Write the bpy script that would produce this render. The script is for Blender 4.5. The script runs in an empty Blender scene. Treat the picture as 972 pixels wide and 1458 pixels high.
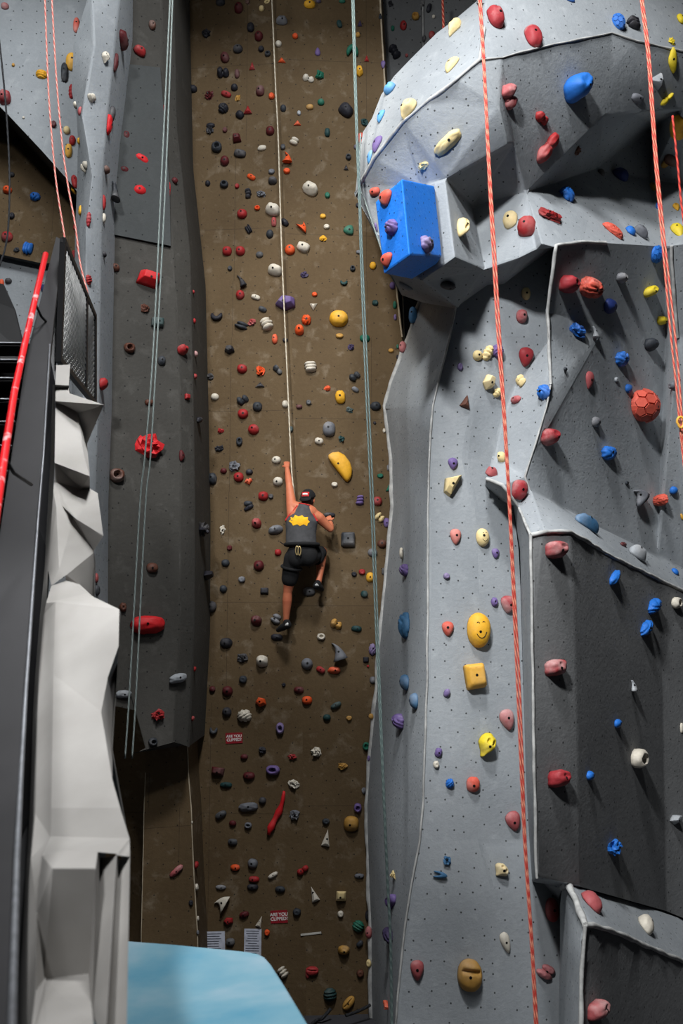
import bpy, bmesh, math, random
from mathutils import Vector, Matrix, noise
from mathutils.bvhtree import BVHTree

scn = bpy.context.scene
COL = scn.collection
PI = math.pi
R = math.radians

# ------------------------------------------------------------------ camera
F = 35.0 / 36.0 * 1458.0          # focal length in pixels
PITCH = R(7.0)
CP, SP = math.cos(PITCH), math.sin(PITCH)

def ray(px, py):
    x = (px - 486.0) / F
    y = (729.0 - py) / F
    return Vector((x, CP - SP * y, SP + CP * y))

_r = ray(480, 1446)
CAM_Z = -_r.z * 12.5 / _r.y       # eye height: the back wall meets the floor at z = 0
EYE = Vector((0, 0, CAM_Z))

def U(px, py, Y):
    """world point on the sight line of a pixel, Y metres into the hall"""
    d = ray(px, py)
    return EYE + d * (Y / d.y)

def proj(p):
    v = p - EYE
    zc = v.y * CP + v.z * SP
    yc = -v.y * SP + v.z * CP
    return (486 + F * v.x / zc, 729 - F * yc / zc, zc)

cam_d = bpy.data.cameras.new('camera')
cam = bpy.data.objects.new('camera', cam_d)
COL.objects.link(cam)
cam.location = EYE
cam.rotation_euler = (PI / 2 + PITCH, 0, 0)
cam_d.sensor_fit = 'VERTICAL'
cam_d.sensor_height = 36.0
cam_d.sensor_width = 24.0
cam_d.lens = 35.0
cam_d.clip_start = 0.05
cam_d.dof.use_dof = True
cam_d.dof.focus_distance = 11.0
cam_d.dof.aperture_fstop = 2.2
scn.camera = cam

# ------------------------------------------------------------------ materials
def lin(c):
    return tuple(((v / 255.0) / 12.92 if v / 255.0 <= 0.04045 else ((v / 255.0 + 0.055) / 1.055) ** 2.4) for v in c) + (1.0,)

class NT:
    def __init__(self, name):
        self.m = bpy.data.materials.new(name)
        self.m.use_nodes = True
        self.t = self.m.node_tree
        self.b = self.t.nodes['Principled BSDF']
    def n(self, typ, **kw):
        x = self.t.nodes.new(typ)
        for k, v in kw.items():
            if k in x.inputs: x.inputs[k].default_value = v
            else: setattr(x, k, v)
        return x
    def l(self, a, b): self.t.links.new(a, b)
    def ramp(self, src, stops):
        r = self.n('ShaderNodeValToRGB')
        e = r.color_ramp.elements
        while len(e) < len(stops): e.new(0.5)
        for i, (p, c) in enumerate(stops):
            e[i].position = p
            e[i].color = c if len(c) == 4 else (*c, 1)
        self.l(src, r.inputs[0])
        return r
    def mix(self, fac, a, b, blend='MIX'):
        x = self.n('ShaderNodeMix', data_type='RGBA', blend_type=blend)
        if hasattr(fac, 'links'): self.l(fac, x.inputs[0])
        else: x.inputs[0].default_value = fac
        for s, i in ((a, 6), (b, 7)):
            if hasattr(s, 'links'): self.l(s, x.inputs[i])
            else: x.inputs[i].default_value = s
        return x.outputs[2]
    def bump(self, h, strength, dist=0.02):
        x = self.n('ShaderNodeBump', Strength=strength, Distance=dist)
        self.l(h, x.inputs['Height'])
        self.l(x.outputs[0], self.b.inputs['Normal'])

G1 = (1, 1, 1, 1)
G0 = (0, 0, 0, 1)

def wall_mat(name, base, dark, chalk, dots=5.0, dotr=0.055, chalk_amt=0.35, rough=0.8, streak=0.0, seams=False):
    """trowelled, painted plywood or cement with rows of bolt holes and chalk scuffs"""
    k = NT(name)
    uv = k.n('ShaderNodeUVMap')
    uv.uv_map = 'UVMap'
    big = k.n('ShaderNodeTexNoise', Scale=0.9, Detail=6.0, Roughness=0.6)
    k.l(uv.outputs[0], big.inputs[0])
    fine = k.n('ShaderNodeTexNoise', Scale=22.0, Detail=8.0, Roughness=0.7)
    k.l(uv.outputs[0], fine.inputs[0])
    f1 = k.ramp(big.outputs[0], [(0.3, G0), (0.7, G1)])
    c = k.mix(f1.outputs[0], lin(base), lin(dark))
    f2 = k.ramp(fine.outputs[0], [(0.35, G0), (0.75, G1)])
    c = k.mix(0.35, c, k.mix(f2.outputs[0], lin(dark), lin(base)))
    # vertical trowel streaks
    mp = k.n('ShaderNodeMapping')
    mp.inputs['Scale'].default_value = (7.0, 0.9, 1.0)
    k.l(uv.outputs[0], mp.inputs[0])
    st = k.n('ShaderNodeTexNoise', Scale=1.6, Detail=4.0)
    k.l(mp.outputs[0], st.inputs[0])
    fs = k.ramp(st.outputs[0], [(0.45, G0), (0.8, G1)])
    c = k.mix(k_mul(k, fs.outputs[0], 0.18 + streak), c, lin(dark))
    # chalk scuffs
    ck = k.n('ShaderNodeTexNoise', Scale=4.0, Detail=7.0, Roughness=0.65, Distortion=0.3)
    k.l(uv.outputs[0], ck.inputs[0])
    fc = k.ramp(ck.outputs[0], [(0.55, G0), (0.80, G1)])
    c = k.mix(k_mul(k, fc.outputs[0], chalk_amt), c, lin(chalk))
    if seams:    # plywood sheet joints
        bk = k.n('ShaderNodeTexBrick', Scale=1.0)
        bk.offset = 0.0
        for nm_, vv_ in (('Brick Width', 1.22), ('Row Height', 2.44), ('Mortar Size', 0.004), ('Mortar Smooth', 0.4)): bk.inputs[nm_].default_value = vv_
        k.l(uv.outputs[0], bk.inputs['Vector'])
        c = k.mix(k_mul(k, bk.outputs['Fac'], 0.45), c, (0.01, 0.008, 0.006, 1))
    # bolt holes
    v = k.n('ShaderNodeTexVoronoi', Scale=dots, Randomness=0.5, voronoi_dimensions='2D')
    k.l(uv.outputs[0], v.inputs[0])
    dt = k.ramp(v.outputs[0], [(0.0, G1), (dotr * 0.75, G1), (dotr, G0)])
    c = k.mix(k_mul(k, dt.outputs[0], 0.85), c, (0.006, 0.006, 0.006, 1))
    k.l(c, k.b.inputs['Base Color'])
    k.b.inputs['Roughness'].default_value = rough
    k.b.inputs['Specular IOR Level'].default_value = 0.25
    ad = k.n('ShaderNodeMath', operation='MULTIPLY_ADD')
    k.l(big.outputs[0], ad.inputs[0]); ad.inputs[1].default_value = 2.5
    k.l(fine.outputs[0], ad.inputs[2])
    k.bump(ad.outputs[0], 0.35, 0.02)
    return k.m

def k_mul(k, s, f):
    x = k.n('ShaderNodeMath', operation='MULTIPLY')
    k.l(s, x.inputs[0]); x.inputs[1].default_value = f
    return x.outputs[0]

def plain_mat(name, col, rough=0.6, metal=0.0, var=0.15, scale=12.0, bump=0.1, alt=None, spec=0.4):
    k = NT(name)
    tc = k.n('ShaderNodeTexCoord')
    nz = k.n('ShaderNodeTexNoise', Scale=scale, Detail=5.0)
    k.l(tc.outputs['Object'], nz.inputs[0])
    b = lin(col)
    d = lin(alt) if alt else tuple(v * (1 - var * 2) for v in b[:3]) + (1,)
    f = k.ramp(nz.outputs[0], [(0.35, G0), (0.7, G1)])
    k.l(k.mix(f.outputs[0], b, d), k.b.inputs['Base Color'])
    k.b.inputs['Roughness'].default_value = rough
    k.b.inputs['Metallic'].default_value = metal
    k.b.inputs['Specular IOR Level'].default_value = spec
    if bump: k.bump(nz.outputs[0], bump, 0.01)
    return k.m

def hold_mat(name, col, chalk=0.35):
    """cast resin, dusted with hand chalk"""
    k = NT(name)
    tc = k.n('ShaderNodeTexCoord')
    oi = k.n('ShaderNodeObjectInfo')
    ad = k.n('ShaderNodeVectorMath', operation='ADD')
    sc = k.n('ShaderNodeVectorMath', operation='SCALE')
    k.l(oi.outputs['Location'], sc.inputs[0]); sc.inputs['Scale'].default_value = 3.7
    k.l(tc.outputs['Object'], ad.inputs[0]); k.l(sc.outputs[0], ad.inputs[1])
    nz = k.n('ShaderNodeTexNoise', Scale=2.2, Detail=5.0, Roughness=0.6)
    k.l(ad.outputs[0], nz.inputs[0])
    f = k.ramp(nz.outputs[0], [(0.50, G0), (0.72, G1)])
    fine = k.n('ShaderNodeTexNoise', Scale=30.0, Detail=4.0)
    k.l(ad.outputs[0], fine.inputs[0])
    b = lin(col)
    d = tuple(v * 0.72 for v in b[:3]) + (1,)
    c = k.mix(fine.outputs[0], b, d)
    c = k.mix(k_mul(k, f.outputs[0], chalk), c, lin((205, 200, 195)))
    k.l(c, k.b.inputs['Base Color'])
    k.b.inputs['Roughness'].default_value = 0.62
    k.b.inputs['Specular IOR Level'].default_value = 0.35
    k.bump(fine.outputs[0], 0.25, 0.01)
    return k.m

M = {}
M['tan'] = wall_mat('tan_wall_paint', (99, 82, 58), (78, 62, 41), (158, 146, 128), dots=5.5, dotr=0.05, chalk_amt=0.45, seams=True)
M['grey'] = wall_mat('grey_wall_paint', (156, 160, 163), (134, 139, 143), (205, 208, 210), dots=6.0, dotr=0.06, chalk_amt=0.25)
M['dgrey'] = wall_mat('dark_grey_wall_and_tower_shade', (112, 113, 113), (96, 97, 98), (160, 160, 160), dots=5.5, dotr=0.06, chalk_amt=0.18)  # plain grey on the back wall, painted-in shade on the tower bodies
M['lgrey'] = wall_mat('pale_grey_wall_paint', (196, 200, 203), (176, 180, 184), (225, 226, 226), dots=6.0, dotr=0.05, chalk_amt=0.3)
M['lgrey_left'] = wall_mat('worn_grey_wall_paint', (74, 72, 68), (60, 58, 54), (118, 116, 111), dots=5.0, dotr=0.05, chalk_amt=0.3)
M['edge'] = plain_mat('worn_plaster_edge', (186, 186, 183), 0.85, var=0.2, scale=9, bump=0.6, alt=(142, 142, 140))
M['tan_edge'] = plain_mat('worn_wood_edge', (190, 175, 150), 0.85, var=0.2, scale=9, bump=0.4)
M['panel'] = wall_mat('charcoal_painted_panel', (72, 75, 75), (62, 64, 64), (110, 110, 110), dots=5.0, dotr=0.05, chalk_amt=0.12)
M['fin'] = plain_mat('white_sculpted_plaster', (150, 147, 143), 0.85, scale=2.2, bump=0.35, alt=(132, 129, 125))
M['blue_box'] = wall_mat('blue_volume_paint', (40, 128, 226), (30, 112, 212), (150, 195, 240), dots=8.0, dotr=0.07, chalk_amt=0.18, rough=0.5)
M['floor'] = plain_mat('dark_rubber_flooring', (58, 58, 62), 0.9, scale=3.0, bump=0.3)
M['black_steel'] = plain_mat('black_steel', (24, 24, 26), 0.45, metal=0.3, scale=6, bump=0.05)
M['grey_steel'] = plain_mat('dark_painted_steel', (32, 31, 33), 0.5, metal=0.2, scale=4, bump=0.08)
def mat_rail():
    k = NT('chipped_red_paint')
    tc = k.n('ShaderNodeTexCoord')
    nz = k.n('ShaderNodeTexNoise', Scale=9.0, Detail=6.0, Roughness=0.6)
    k.l(tc.outputs['Object'], nz.inputs[0])
    f = k.ramp(nz.outputs[0], [(0.57, G0), (0.63, G1)])
    k.l(k.mix(k_mul(k, f.outputs[0], 0.75), lin((196, 14, 22)), lin((222, 170, 170))), k.b.inputs['Base Color'])
    k.b.inputs['Roughness'].default_value = 0.4
    return k.m
M['red_rail'] = mat_rail()
M['wire'] = plain_mat('galvanised_wire', (215, 215, 212), 0.6, scale=10, bump=0)
M['tread'] = plain_mat('black_tread', (15, 15, 17), 0.8, scale=10, bump=0.2)
M['nosing'] = plain_mat('worn_steel_nosing', (120, 122, 126), 0.5, metal=0.5, scale=20)
M['bolt'] = plain_mat('dark_bolt_socket', (14, 13, 13), 0.5, metal=0.4, scale=20, bump=0)
M['skin'] = plain_mat('tanned_skin', (196, 118, 84), 0.55, scale=8, bump=0.03, alt=(180, 98, 70))
M['shirt'] = plain_mat('charcoal_jersey', (76, 76, 78), 0.9, scale=18, bump=0.3)
M['trim_red'] = plain_mat('red_binding', (190, 42, 42), 0.85, scale=20, bump=0.1)
M['print'] = plain_mat('yellow_print', (246, 190, 30), 0.8, scale=14, bump=0.0, alt=(235, 168, 22))
M['black_cloth'] = plain_mat('black_cloth', (17, 17, 19), 0.9, scale=16, bump=0.3)
M['hair'] = plain_mat('dark_brown_hair', (40, 26, 20), 0.8, scale=40, bump=0.3)
M['white_rubber'] = plain_mat('pale_rubber', (212, 212, 210), 0.6, scale=12, bump=0.05)
M['brass'] = plain_mat('gold_alloy', (230, 205, 150), 0.3, metal=0.8, scale=12, bump=0)
M['sign_red'] = plain_mat('red_sign_face', (150, 24, 36), 0.6, scale=12, bump=0)
M['white_ink'] = plain_mat('white_ink', (235, 228, 224), 0.7, scale=12, bump=0)
M['grey_ink'] = plain_mat('grey_ink', (70, 74, 84), 0.8, scale=12, bump=0)
M['paper'] = plain_mat('white_paper', (196, 200, 214), 0.85, scale=12, bump=0)
M['tape'] = plain_mat('white_tape', (200, 196, 186), 0.8, scale=12, bump=0)

def mat_blue_pad():
    k = NT('sky_blue_clouded_paint')
    tc = k.n('ShaderNodeTexCoord')
    nz = k.n('ShaderNodeTexNoise', Scale=1.1, Detail=4.0, Roughness=0.55, Distortion=0.3)
    k.l(tc.outputs['Object'], nz.inputs[0])
    f = k.ramp(nz.outputs[0], [(0.36, lin((64, 126, 150))), (0.50, lin((100, 142, 158))), (0.64, lin((140, 158, 170)))])
    fine = k.n('ShaderNodeTexNoise', Scale=26.0, Detail=4.0)
    k.l(tc.outputs['Object'], fine.inputs[0])
    k.l(k.mix(k_mul(k, fine.outputs[0], 0.25), f.outputs[0], lin((118, 146, 158))), k.b.inputs['Base Color'])
    k.b.inputs['Roughness'].default_value = 0.8
    k.bump(fine.outputs[0], 0.2, 0.01)
    return k.m
M['blue_pad'] = mat_blue_pad()

def mat_rope(name, a, b, sc=8.0, thr=0.5):
    k = NT(name)
    uv = k.n('ShaderNodeUVMap'); uv.uv_map = 'UVMap'
    mp = k.n('ShaderNodeMapping')
    mp.inputs['Scale'].default_value = (2.0, sc, 1.0)
    mp.inputs['Rotation'].default_value = (0, 0, 0.0)
    k.l(uv.outputs[0], mp.inputs[0])
    ck = k.n('ShaderNodeTexWave', Scale=1.0, Distortion=1.5, Detail=1.0)
    ck.wave_type = 'BANDS'; ck.bands_direction = 'DIAGONAL'
    k.l(mp.outputs[0], ck.inputs[0])
    f = k.ramp(ck.outputs['Fac'], [(thr, G0), (min(0.99, thr + 0.15), G1)])
    k.l(k.mix(f.outputs[0], lin(a), lin(b)), k.b.inputs['Base Color'])
    k.b.inputs['Roughness'].default_value = 0.8
    k.bump(ck.outputs['Fac'], 0.4, 0.005)
    return k.m
M['rope_red'] = mat_rope('red_flecked_rope', (176, 44, 36), (232, 150, 122), thr=0.6)
M['rope_dark_red'] = mat_rope('red_black_rope', (205, 58, 40), (120, 24, 26), thr=0.55)
M['rope_pink'] = mat_rope('pink_rope', (196, 96, 88), (222, 176, 162), thr=0.55)
M['rope_grey'] = mat_rope('grey_green_rope', (104, 114, 112), (136, 146, 142), thr=0.6)
M['rope_teal'] = mat_rope('teal_grey_rope', (84, 100, 98), (116, 132, 128), thr=0.6)
M['rope_white'] = mat_rope('off_white_rope', (206, 196, 176), (180, 168, 148), thr=0.7)
M['rope_black'] = mat_rope('black_rope', (16, 17, 20), (34, 36, 40), thr=0.6)

HC = {  # hold colours: (word, rgb, chalk)
 'N': ('black', (34, 34, 42), 0.18), 'K': ('charcoal', (50, 54, 60), 0.25), 'G': ('grey', (108, 110, 116), 0.35),
 'g': ('pale grey', (160, 164, 168), 0.4), 'W': ('off-white', (212, 204, 188), 0.3), 'm': ('maroon', (86, 24, 28), 0.15),
 'R': ('dark red', (158, 36, 38), 0.2), 'r': ('bright red', (208, 30, 36), 0.12), 'O': ('orange', (226, 84, 32), 0.12),
 'C': ('coral', (214, 92, 74), 0.4), 'D': ('dusty pink', (170, 84, 86), 0.5), 'p': ('pink', (196, 122, 124), 0.4),
 'H': ('crimson', (160, 48, 54), 0.55), 'B': ('blue', (34, 108, 196), 0.12), 'b': ('slate blue', (62, 108, 146), 0.25),
 'v': ('navy blue', (28, 46, 104), 0.15), 'L': ('light blue', (92, 158, 214), 0.25), 'P': ('purple', (112, 92, 146), 0.3),
 'q': ('dark purple', (62, 52, 84), 0.25), 'Y': ('yellow', (232, 172, 44), 0.15), 'y': ('cream', (232, 208, 150), 0.3),
 'o': ('ochre', (186, 140, 66), 0.2), 'l': ('lemon yellow', (226, 200, 44), 0.2), 'E': ('green', (24, 104, 82), 0.15), 't': ('dark teal', (28, 62, 62), 0.2),
 'w': ('brown', (96, 58, 44), 0.25),
}
HM = {k: hold_mat('resin_' + v[0].replace(' ', '_').replace('-', '_'), v[1], v[2]) for k, v in HC.items()}

# ------------------------------------------------------------------ object helpers
def tag(o, label=None, cat=None, group=None, kind=None):
    if label: o['label'] = label
    if cat: o['category'] = cat
    if group: o['group'] = group
    if kind: o['kind'] = kind
    return o

def finish(name, bm, mats, parent=None, smooth=False, loc=None, uv=False):
    me = bpy.data.meshes.new(name)
    if uv:
        lay = bm.loops.layers.uv.get('UVMap') or bm.loops.layers.uv.new('UVMap')
        bm.normal_update()
        for f in bm.faces:
            n = f.normal
            t = Vector((0, 0, 1)).cross(n)
            t = Vector((1, 0, 0)) if t.length < 0.05 else t.normalized()
            b = n.cross(t)
            for lp in f.loops:
                lp[lay].uv = (lp.vert.co.dot(t), lp.vert.co.dot(b))
    bm.to_mesh(me)
    bm.free()
    for m in (mats if isinstance(mats, (list, tuple)) else [mats]):
        me.materials.append(m)
    if smooth:
        for p in me.polygons: p.use_smooth = True
    o = bpy.data.objects.new(name, me)
    COL.objects.link(o)
    if loc is not None: o.location = loc
    if parent is not None: o.parent = parent
    return o

def root(name, loc, label, cat, group=None):
    o = bpy.data.objects.new(name, None)
    o.empty_display_size = 0.1
    COL.objects.link(o)
    o.location = loc
    return tag(o, label, cat, group)

def bake(o, mods):
    """apply a modifier stack and keep the plain mesh"""
    for typ, kw in mods:
        md = o.modifiers.new(typ.lower(), typ)
        for a, v in kw.items(): setattr(md, a, v)
    dg = bpy.context.evaluated_depsgraph_get()
    dg.update()
    me = bpy.data.meshes.new_from_object(o.evaluated_get(dg))
    me.name = o.name
    o.modifiers.clear()
    o.data = me
    return o

def frame(d):
    d = d.normalized()
    a = Vector((0, 0, 1)) if abs(d.z) < 0.9 else Vector((1, 0, 0))
    x = d.cross(a).normalized()
    return x, d.cross(x).normalized()

def tube(bm, pts, rad, seg=8, uv=None, closed=False, mi=0):
    """round tube along points; rad is a number or one per point"""
    n = len(pts)
    rings = []
    x = None
    L = 0.0
    lens = []
    for i, p in enumerate(pts):
        if i: L += (p - pts[i - 1]).length
        lens.append(L)
        d = (pts[(i + 1) % n] - pts[i - 1]) if closed else (pts[min(i + 1, n - 1)] - pts[max(i - 1, 0)])
        d = d.normalized() if d.length > 1e-9 else Vector((0, 0, 1))
        if x is None:
            x, y = frame(d)
        else:
            x = (x - d * x.dot(d))
            x = x.normalized() if x.length > 1e-6 else frame(d)[0]
            y = d.cross(x)
        r = rad[i] if isinstance(rad, (list, tuple)) else rad
        rings.append([bm.verts.new(p + (x * math.cos(2 * PI * k / seg) + y * math.sin(2 * PI * k / seg)) * r) for k in range(seg)])
    lay = bm.loops.layers.uv.get('UVMap') or bm.loops.layers.uv.new('UVMap')
    for i in range(n if closed else n - 1):
        a, b = rings[i], rings[(i + 1) % n]
        for k in range(seg):
            f = bm.faces.new((a[k], a[(k + 1) % seg], b[(k + 1) % seg], b[k]))
            f.material_index = mi
            f.smooth = True
            u0, u1 = k / seg, (k + 1) / seg
            v0, v1 = lens[i], lens[(i + 1) % n]
            for lp, c in zip(f.loops, ((u0, v0), (u1, v0), (u1, v1), (u0, v1))): lp[lay].uv = c
    if not closed:
        for rg, rev in ((rings[0], True), (rings[-1], False)):
            f = bm.faces.new(rg[::-1] if rev else rg); f.material_index = mi
    return rings

def box(bm, c, ax, ay, az, mi=0):
    """box from centre and three half-axis vectors"""
    vs = [bm.verts.new(c + ax * sx + ay * sy + az * sz) for sx in (-1, 1) for sy in (-1, 1) for sz in (-1, 1)]
    for q in ((0, 1, 3, 2), (4, 6, 7, 5), (0, 4, 5, 1), (2, 3, 7, 6), (0, 2, 6, 4), (1, 5, 7, 3)):
        bm.faces.new([vs[i] for i in q]).material_index = mi
    return vs

def capsule(bm, p0, r0, p1, r1, seg=16):
    """closed tapered capsule"""
    d = p1 - p0
    L = d.length
    d = d.normalized() if L > 1e-6 else Vector((0, 0, 1))
    x, y = frame(d)
    prof = [(-r0 * math.cos(a), r0 * math.sin(a)) for a in (PI * .12, PI * .25, PI * .38, PI / 2)] + \
           [(L + r1 * math.cos(a), r1 * math.sin(a)) for a in (PI / 2, PI * .38, PI * .25, PI * .12)]
    rings = [[bm.verts.new(p0 + d * t + (x * math.cos(2 * PI * k / seg) + y * math.sin(2 * PI * k / seg)) * r) for k in range(seg)] for t, r in prof]
    for a, b in zip(rings, rings[1:]):
        for k in range(seg):
            bm.faces.new((a[k], a[(k + 1) % seg], b[(k + 1) % seg], b[k]))
    v0 = bm.verts.new(p0 - d * r0); v1 = bm.verts.new(p1 + d * r1)
    for k in range(seg):
        bm.faces.new((v0, rings[0][(k + 1) % seg], rings[0][k]))
        bm.faces.new((v1, rings[-1][k], rings[-1][(k + 1) % seg]))

def ellipsoid(bm, c, rx, ry, rz, rot=None, seg=20, rg=12):
    m = Matrix.Translation(c) @ (rot.to_4x4() if rot else Matrix()) @ Matrix.Diagonal((rx, ry, rz, 1))
    bmesh.ops.create_uvsphere(bm, u_segments=seg, v_segments=rg, radius=1.0, matrix=m)

# ------------------------------------------------------------------ faceted walls
class Wall:
    def __init__(self):
        self.bm = bmesh.new()
        self.d = {}
        self.beads = []
    def v(self, p):
        k = tuple(p)
        if k not in self.d:
            self.d[k] = self.bm.verts.new(U(*p) if len(p) == 3 else Vector(p[:3]))
        return self.d[k]
    def f(self, *pts, mi=0, away=False):
        vs = []
        for p in pts:
            q = self.v(p)
            if q not in vs: vs.append(q)
        if len(vs) < 3: return
        try:
            fc = self.bm.faces.new(vs)
        except ValueError:
            return
        fc.normal_update()
        s = fc.normal.dot(EYE - fc.calc_center_median())
        if (s < 0) != away: fc.normal_flip()
        fc.material_index = mi
    def strip(self, a, b, mi=0, away=False):
        """quads between two polylines with the same number of points"""
        for i in range(len(a) - 1):
            self.f(a[i], a[i + 1], b[i + 1], b[i], mi=mi, away=away)
    def edge(self, pts, rad, mi=1, wob=0.35, seg=7):
        """irregular plaster bead along a crease"""
        P = [U(*p) for p in pts]
        out = []
        for a, b in zip(P, P[1:]):
            n = max(2, int((b - a).length / 0.07))
            out += [a.lerp(b, i / n) for i in range(n)]
        out.append(P[-1])
        rr = [rad * (1 + wob * noise.noise(p * 6.0)) for p in out]
        out = [p + Vector((noise.noise(p * 4.0), noise.noise(p * 4.0 + Vector((9, 0, 0))), noise.noise(p * 4.0 + Vector((0, 7, 0))))) * rad * 0.45 for p in out]
        self.beads.append((out, rr, seg, mi))
    def done(self, name, mats, bev=0.0, kind='structure', loc=None):
        bm = self.bm
        bmesh.ops.triangulate(bm, faces=[f for f in bm.faces if len(f.verts) > 4])
        o = finish(name, bm, mats)
        if bev:
            bake(o, [('BEVEL', dict(width=bev, segments=2, limit_method='ANGLE', angle_limit=R(14)))])
        bm = bmesh.new()
        bm.from_mesh(o.data)
        lay = bm.loops.layers.uv.new('UVMap')
        bm.normal_update()
        for f in bm.faces:
            n = f.normal
            t = Vector((0, 0, 1)).cross(n)
            t = Vector((1, 0, 0)) if t.length < 0.05 else t.normalized()
            b = n.cross(t)
            for lp in f.loops:
                lp[lay].uv = (lp.vert.co.dot(t), lp.vert.co.dot(b))
        for f in bm.faces: f.smooth = True
        for e in bm.edges:
            if len(e.link_faces) == 2: e.smooth = e.calc_face_angle(0) < R(24)
        for out, rr, seg, mi in self.beads:
            tube(bm, out, rr, seg, mi=mi)
        bm.to_mesh(o.data)
        bm.free()
        if kind: tag(o, kind=kind)
        return o
# ------------------------------------------------------------------ setting
def pl(pts, Y=None):
    return [(p[0], p[1], Y) if len(p) == 2 else p for p in pts]

# brown back wall, slightly folded down the middle
w = Wall()
rows = [-160, 0, 200, 400, 480, 700, 1000, 1446]
LX = [150] * 8
LY = [12.75, 12.75, 12.7, 12.7, 12.7, 12.7, 12.7, 12.62]
MX = [383, 392, 401, 411, 415, 424, 430, 436]
MY = [12.55, 12.5, 12.5, 12.5, 12.5, 12.5, 12.5, 12.5]
RX = [532, 541, 552, 563, 572, 600, 610, 620]
RY = [12.6] * 8
cl = [(LX[i], rows[i], LY[i]) for i in range(8)]
cm = [(MX[i], rows[i], MY[i]) for i in range(8)]
cr = [(RX[i], rows[i], RY[i]) for i in range(8)]
w.strip(cl, cm); w.strip(cm, cr)
bk = [(p[0] + 4, p[1], 13.0) for p in cr]
w.strip(cr, bk, away=False)
w.edge(cr[:5], 0.0132)
BACK = w.done('wall_back', [M['tan'], M['tan_edge']])

# grey wall behind, showing between the brown wall and the tower
w = Wall()
for x0, x1, y0, y1 in ((505, 600, 13.05, 13.1), (600, 605, 13.1, 12.98), (605, 640, 12.98, 13.0), (640, 2600, 13.0, 13.6)):
    w.f((x0, -200, y0), (x1, -200, y1), (x1, 1380, y1), (x0, 1380, y0))
w.edge([(602, -160, 13.03), (602, 300, 13.03)], 0.0072)
BACKG = w.done('wall_back_right', [M['dgrey'], M['edge']])

# grey wall on the left of the brown one, ending in a free edge over a recessed brown foot
w = Wall()
re = [(244, -160), (248, 0), (252, 180), (258, 235), (271, 360), (275, 540), (278, 720), (277, 900), (268, 1061)]
ri = [(226, -160), (230, 0), (231, 130), (240, 260), (247, 360), (256, 540), (258, 720), (256, 900), (247, 1058)]
ll = [(140, -160), (140, 0), (140, 130), (140, 260), (140, 360), (140, 540), (140, 720), (160, 900), (206, 1069)]
re = pl(re, 11.45); ri = pl(ri, 11.25); ll = pl(ll, 10.85)
ll[7] = (160, 900, 10.95); ll[8] = (206, 1069, 11.1)
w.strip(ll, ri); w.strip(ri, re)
w.f((140, 720, 10.85), (160, 900, 10.95), (206, 1069, 11.1), (199, 1013, 11.1), (140, 1000, 10.9))
def behind(p, Y): 
    q = U(*p); return (*q, 0) if False else None
# return face running back to the brown wall and underside
for a, b in zip(re, re[1:]):
    pa, pb = U(*a), U(*b)
    w.f(a, b, (pb.x + 0.03, 12.72, pb.z, 1), (pa.x + 0.03, 12.72, pa.z, 1))
a, b, c = U(*re[-1]), U(*ri[-1]), U(*ll[-1])
w.f(re[-1], ri[-1], ll[-1], (c.x, 12.7, c.z, 1), (a.x + 0.03, 12.72, a.z, 1))
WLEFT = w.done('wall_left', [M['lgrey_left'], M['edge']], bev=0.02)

# darker painted panel let into it
w = Wall()
def on_left(px, py):
    # the same plane as the grey wall between its left side and the crease
    t = (px - 140.0) / 110.0
    return (px, py, 10.85 + 0.4 * t - 0.03)
pp = [on_left(150, 88), on_left(228, 96), on_left(241, 262), on_left(243, 350), on_left(148, 331), on_left(150, 200)]
qq = [(p[0] + 0.3, p[1], p[2] + 0.03) for p in pp]
w.f(*pp)
w.strip(pp + pp[:1], qq + qq[:1])
w.done('trim_1', [M['panel'], M['edge']])

# brown lower wall under the grey one
w = Wall()
fr = [(266, 1040), (268, 1100), (272, 1150), (276, 1250), (281, 1330), (284, 1446)]
fl_ = [(209, 1040), (207, 1100), (205, 1150), (203, 1250), (201, 1330), (200, 1446)]
fr = pl(fr, 11.9); fl_ = pl(fl_, 11.7)
w.strip(fl_, fr)
for a, b in zip(fr, fr[1:]):
    pa, pb = U(*a), U(*b)
    w.f(a, b, (pb.x + 0.02, 12.72, pb.z, 1), (pa.x + 0.02, 12.72, pa.z, 1))
for a, b in zip(fl_, fl_[1:]):
    pa, pb = U(*a), U(*b)
    w.f(a, b, (pb.x - 0.05, 12.7, pb.z, 1), (pa.x - 0.05, 12.7, pa.z, 1))
w.edge(fr, 0.0072)
w.edge(fl_[1:], 0.0048)
WLOW = w.done('wall_left_foot', [M['tan'], M['tan_edge']])

# dark recess further left, closing the hall behind the stair
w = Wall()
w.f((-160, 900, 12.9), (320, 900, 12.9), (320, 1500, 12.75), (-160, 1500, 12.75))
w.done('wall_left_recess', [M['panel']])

# far left: overhanging grey panel, brown band under it, grey foot
w = Wall()
A = [(-160, -160, 12.0), (-160, 100, 12.0), (0, 152, 12.0), (14, 166, 12.0), (60, 215, 12.0), (98, 258, 12.0), (120, 285, 12.0)]
w.f(*A, (170, 285, 12.3), (170, -160, 12.3))
Bk = [(p[0] - 1, p[1] + 14, 12.9) for p in A[1:]]
w.strip(A[1:], Bk, mi=2)
w.f((-160, 60, 12.95), (180, 60, 12.95), (180, 372, 12.7), (60, 375, 12.7), (0, 362, 12.7), (-160, 340, 12.7), mi=1)
w.f((180, 372, 12.7), (60, 375, 12.7), (0, 362, 12.7), (-160, 340, 12.7), (-160, 344, 12.85), (0, 366, 12.85), (60, 379, 12.85), (180, 377, 12.85), mi=2)
w.f((-160, 300, 12.86), (180, 300, 12.86), (180, 930, 12.86), (-160, 930, 12.86), mi=0)
FAR = w.done('wall_far_left', [M['grey'], M['tan'], M['panel']])

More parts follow.
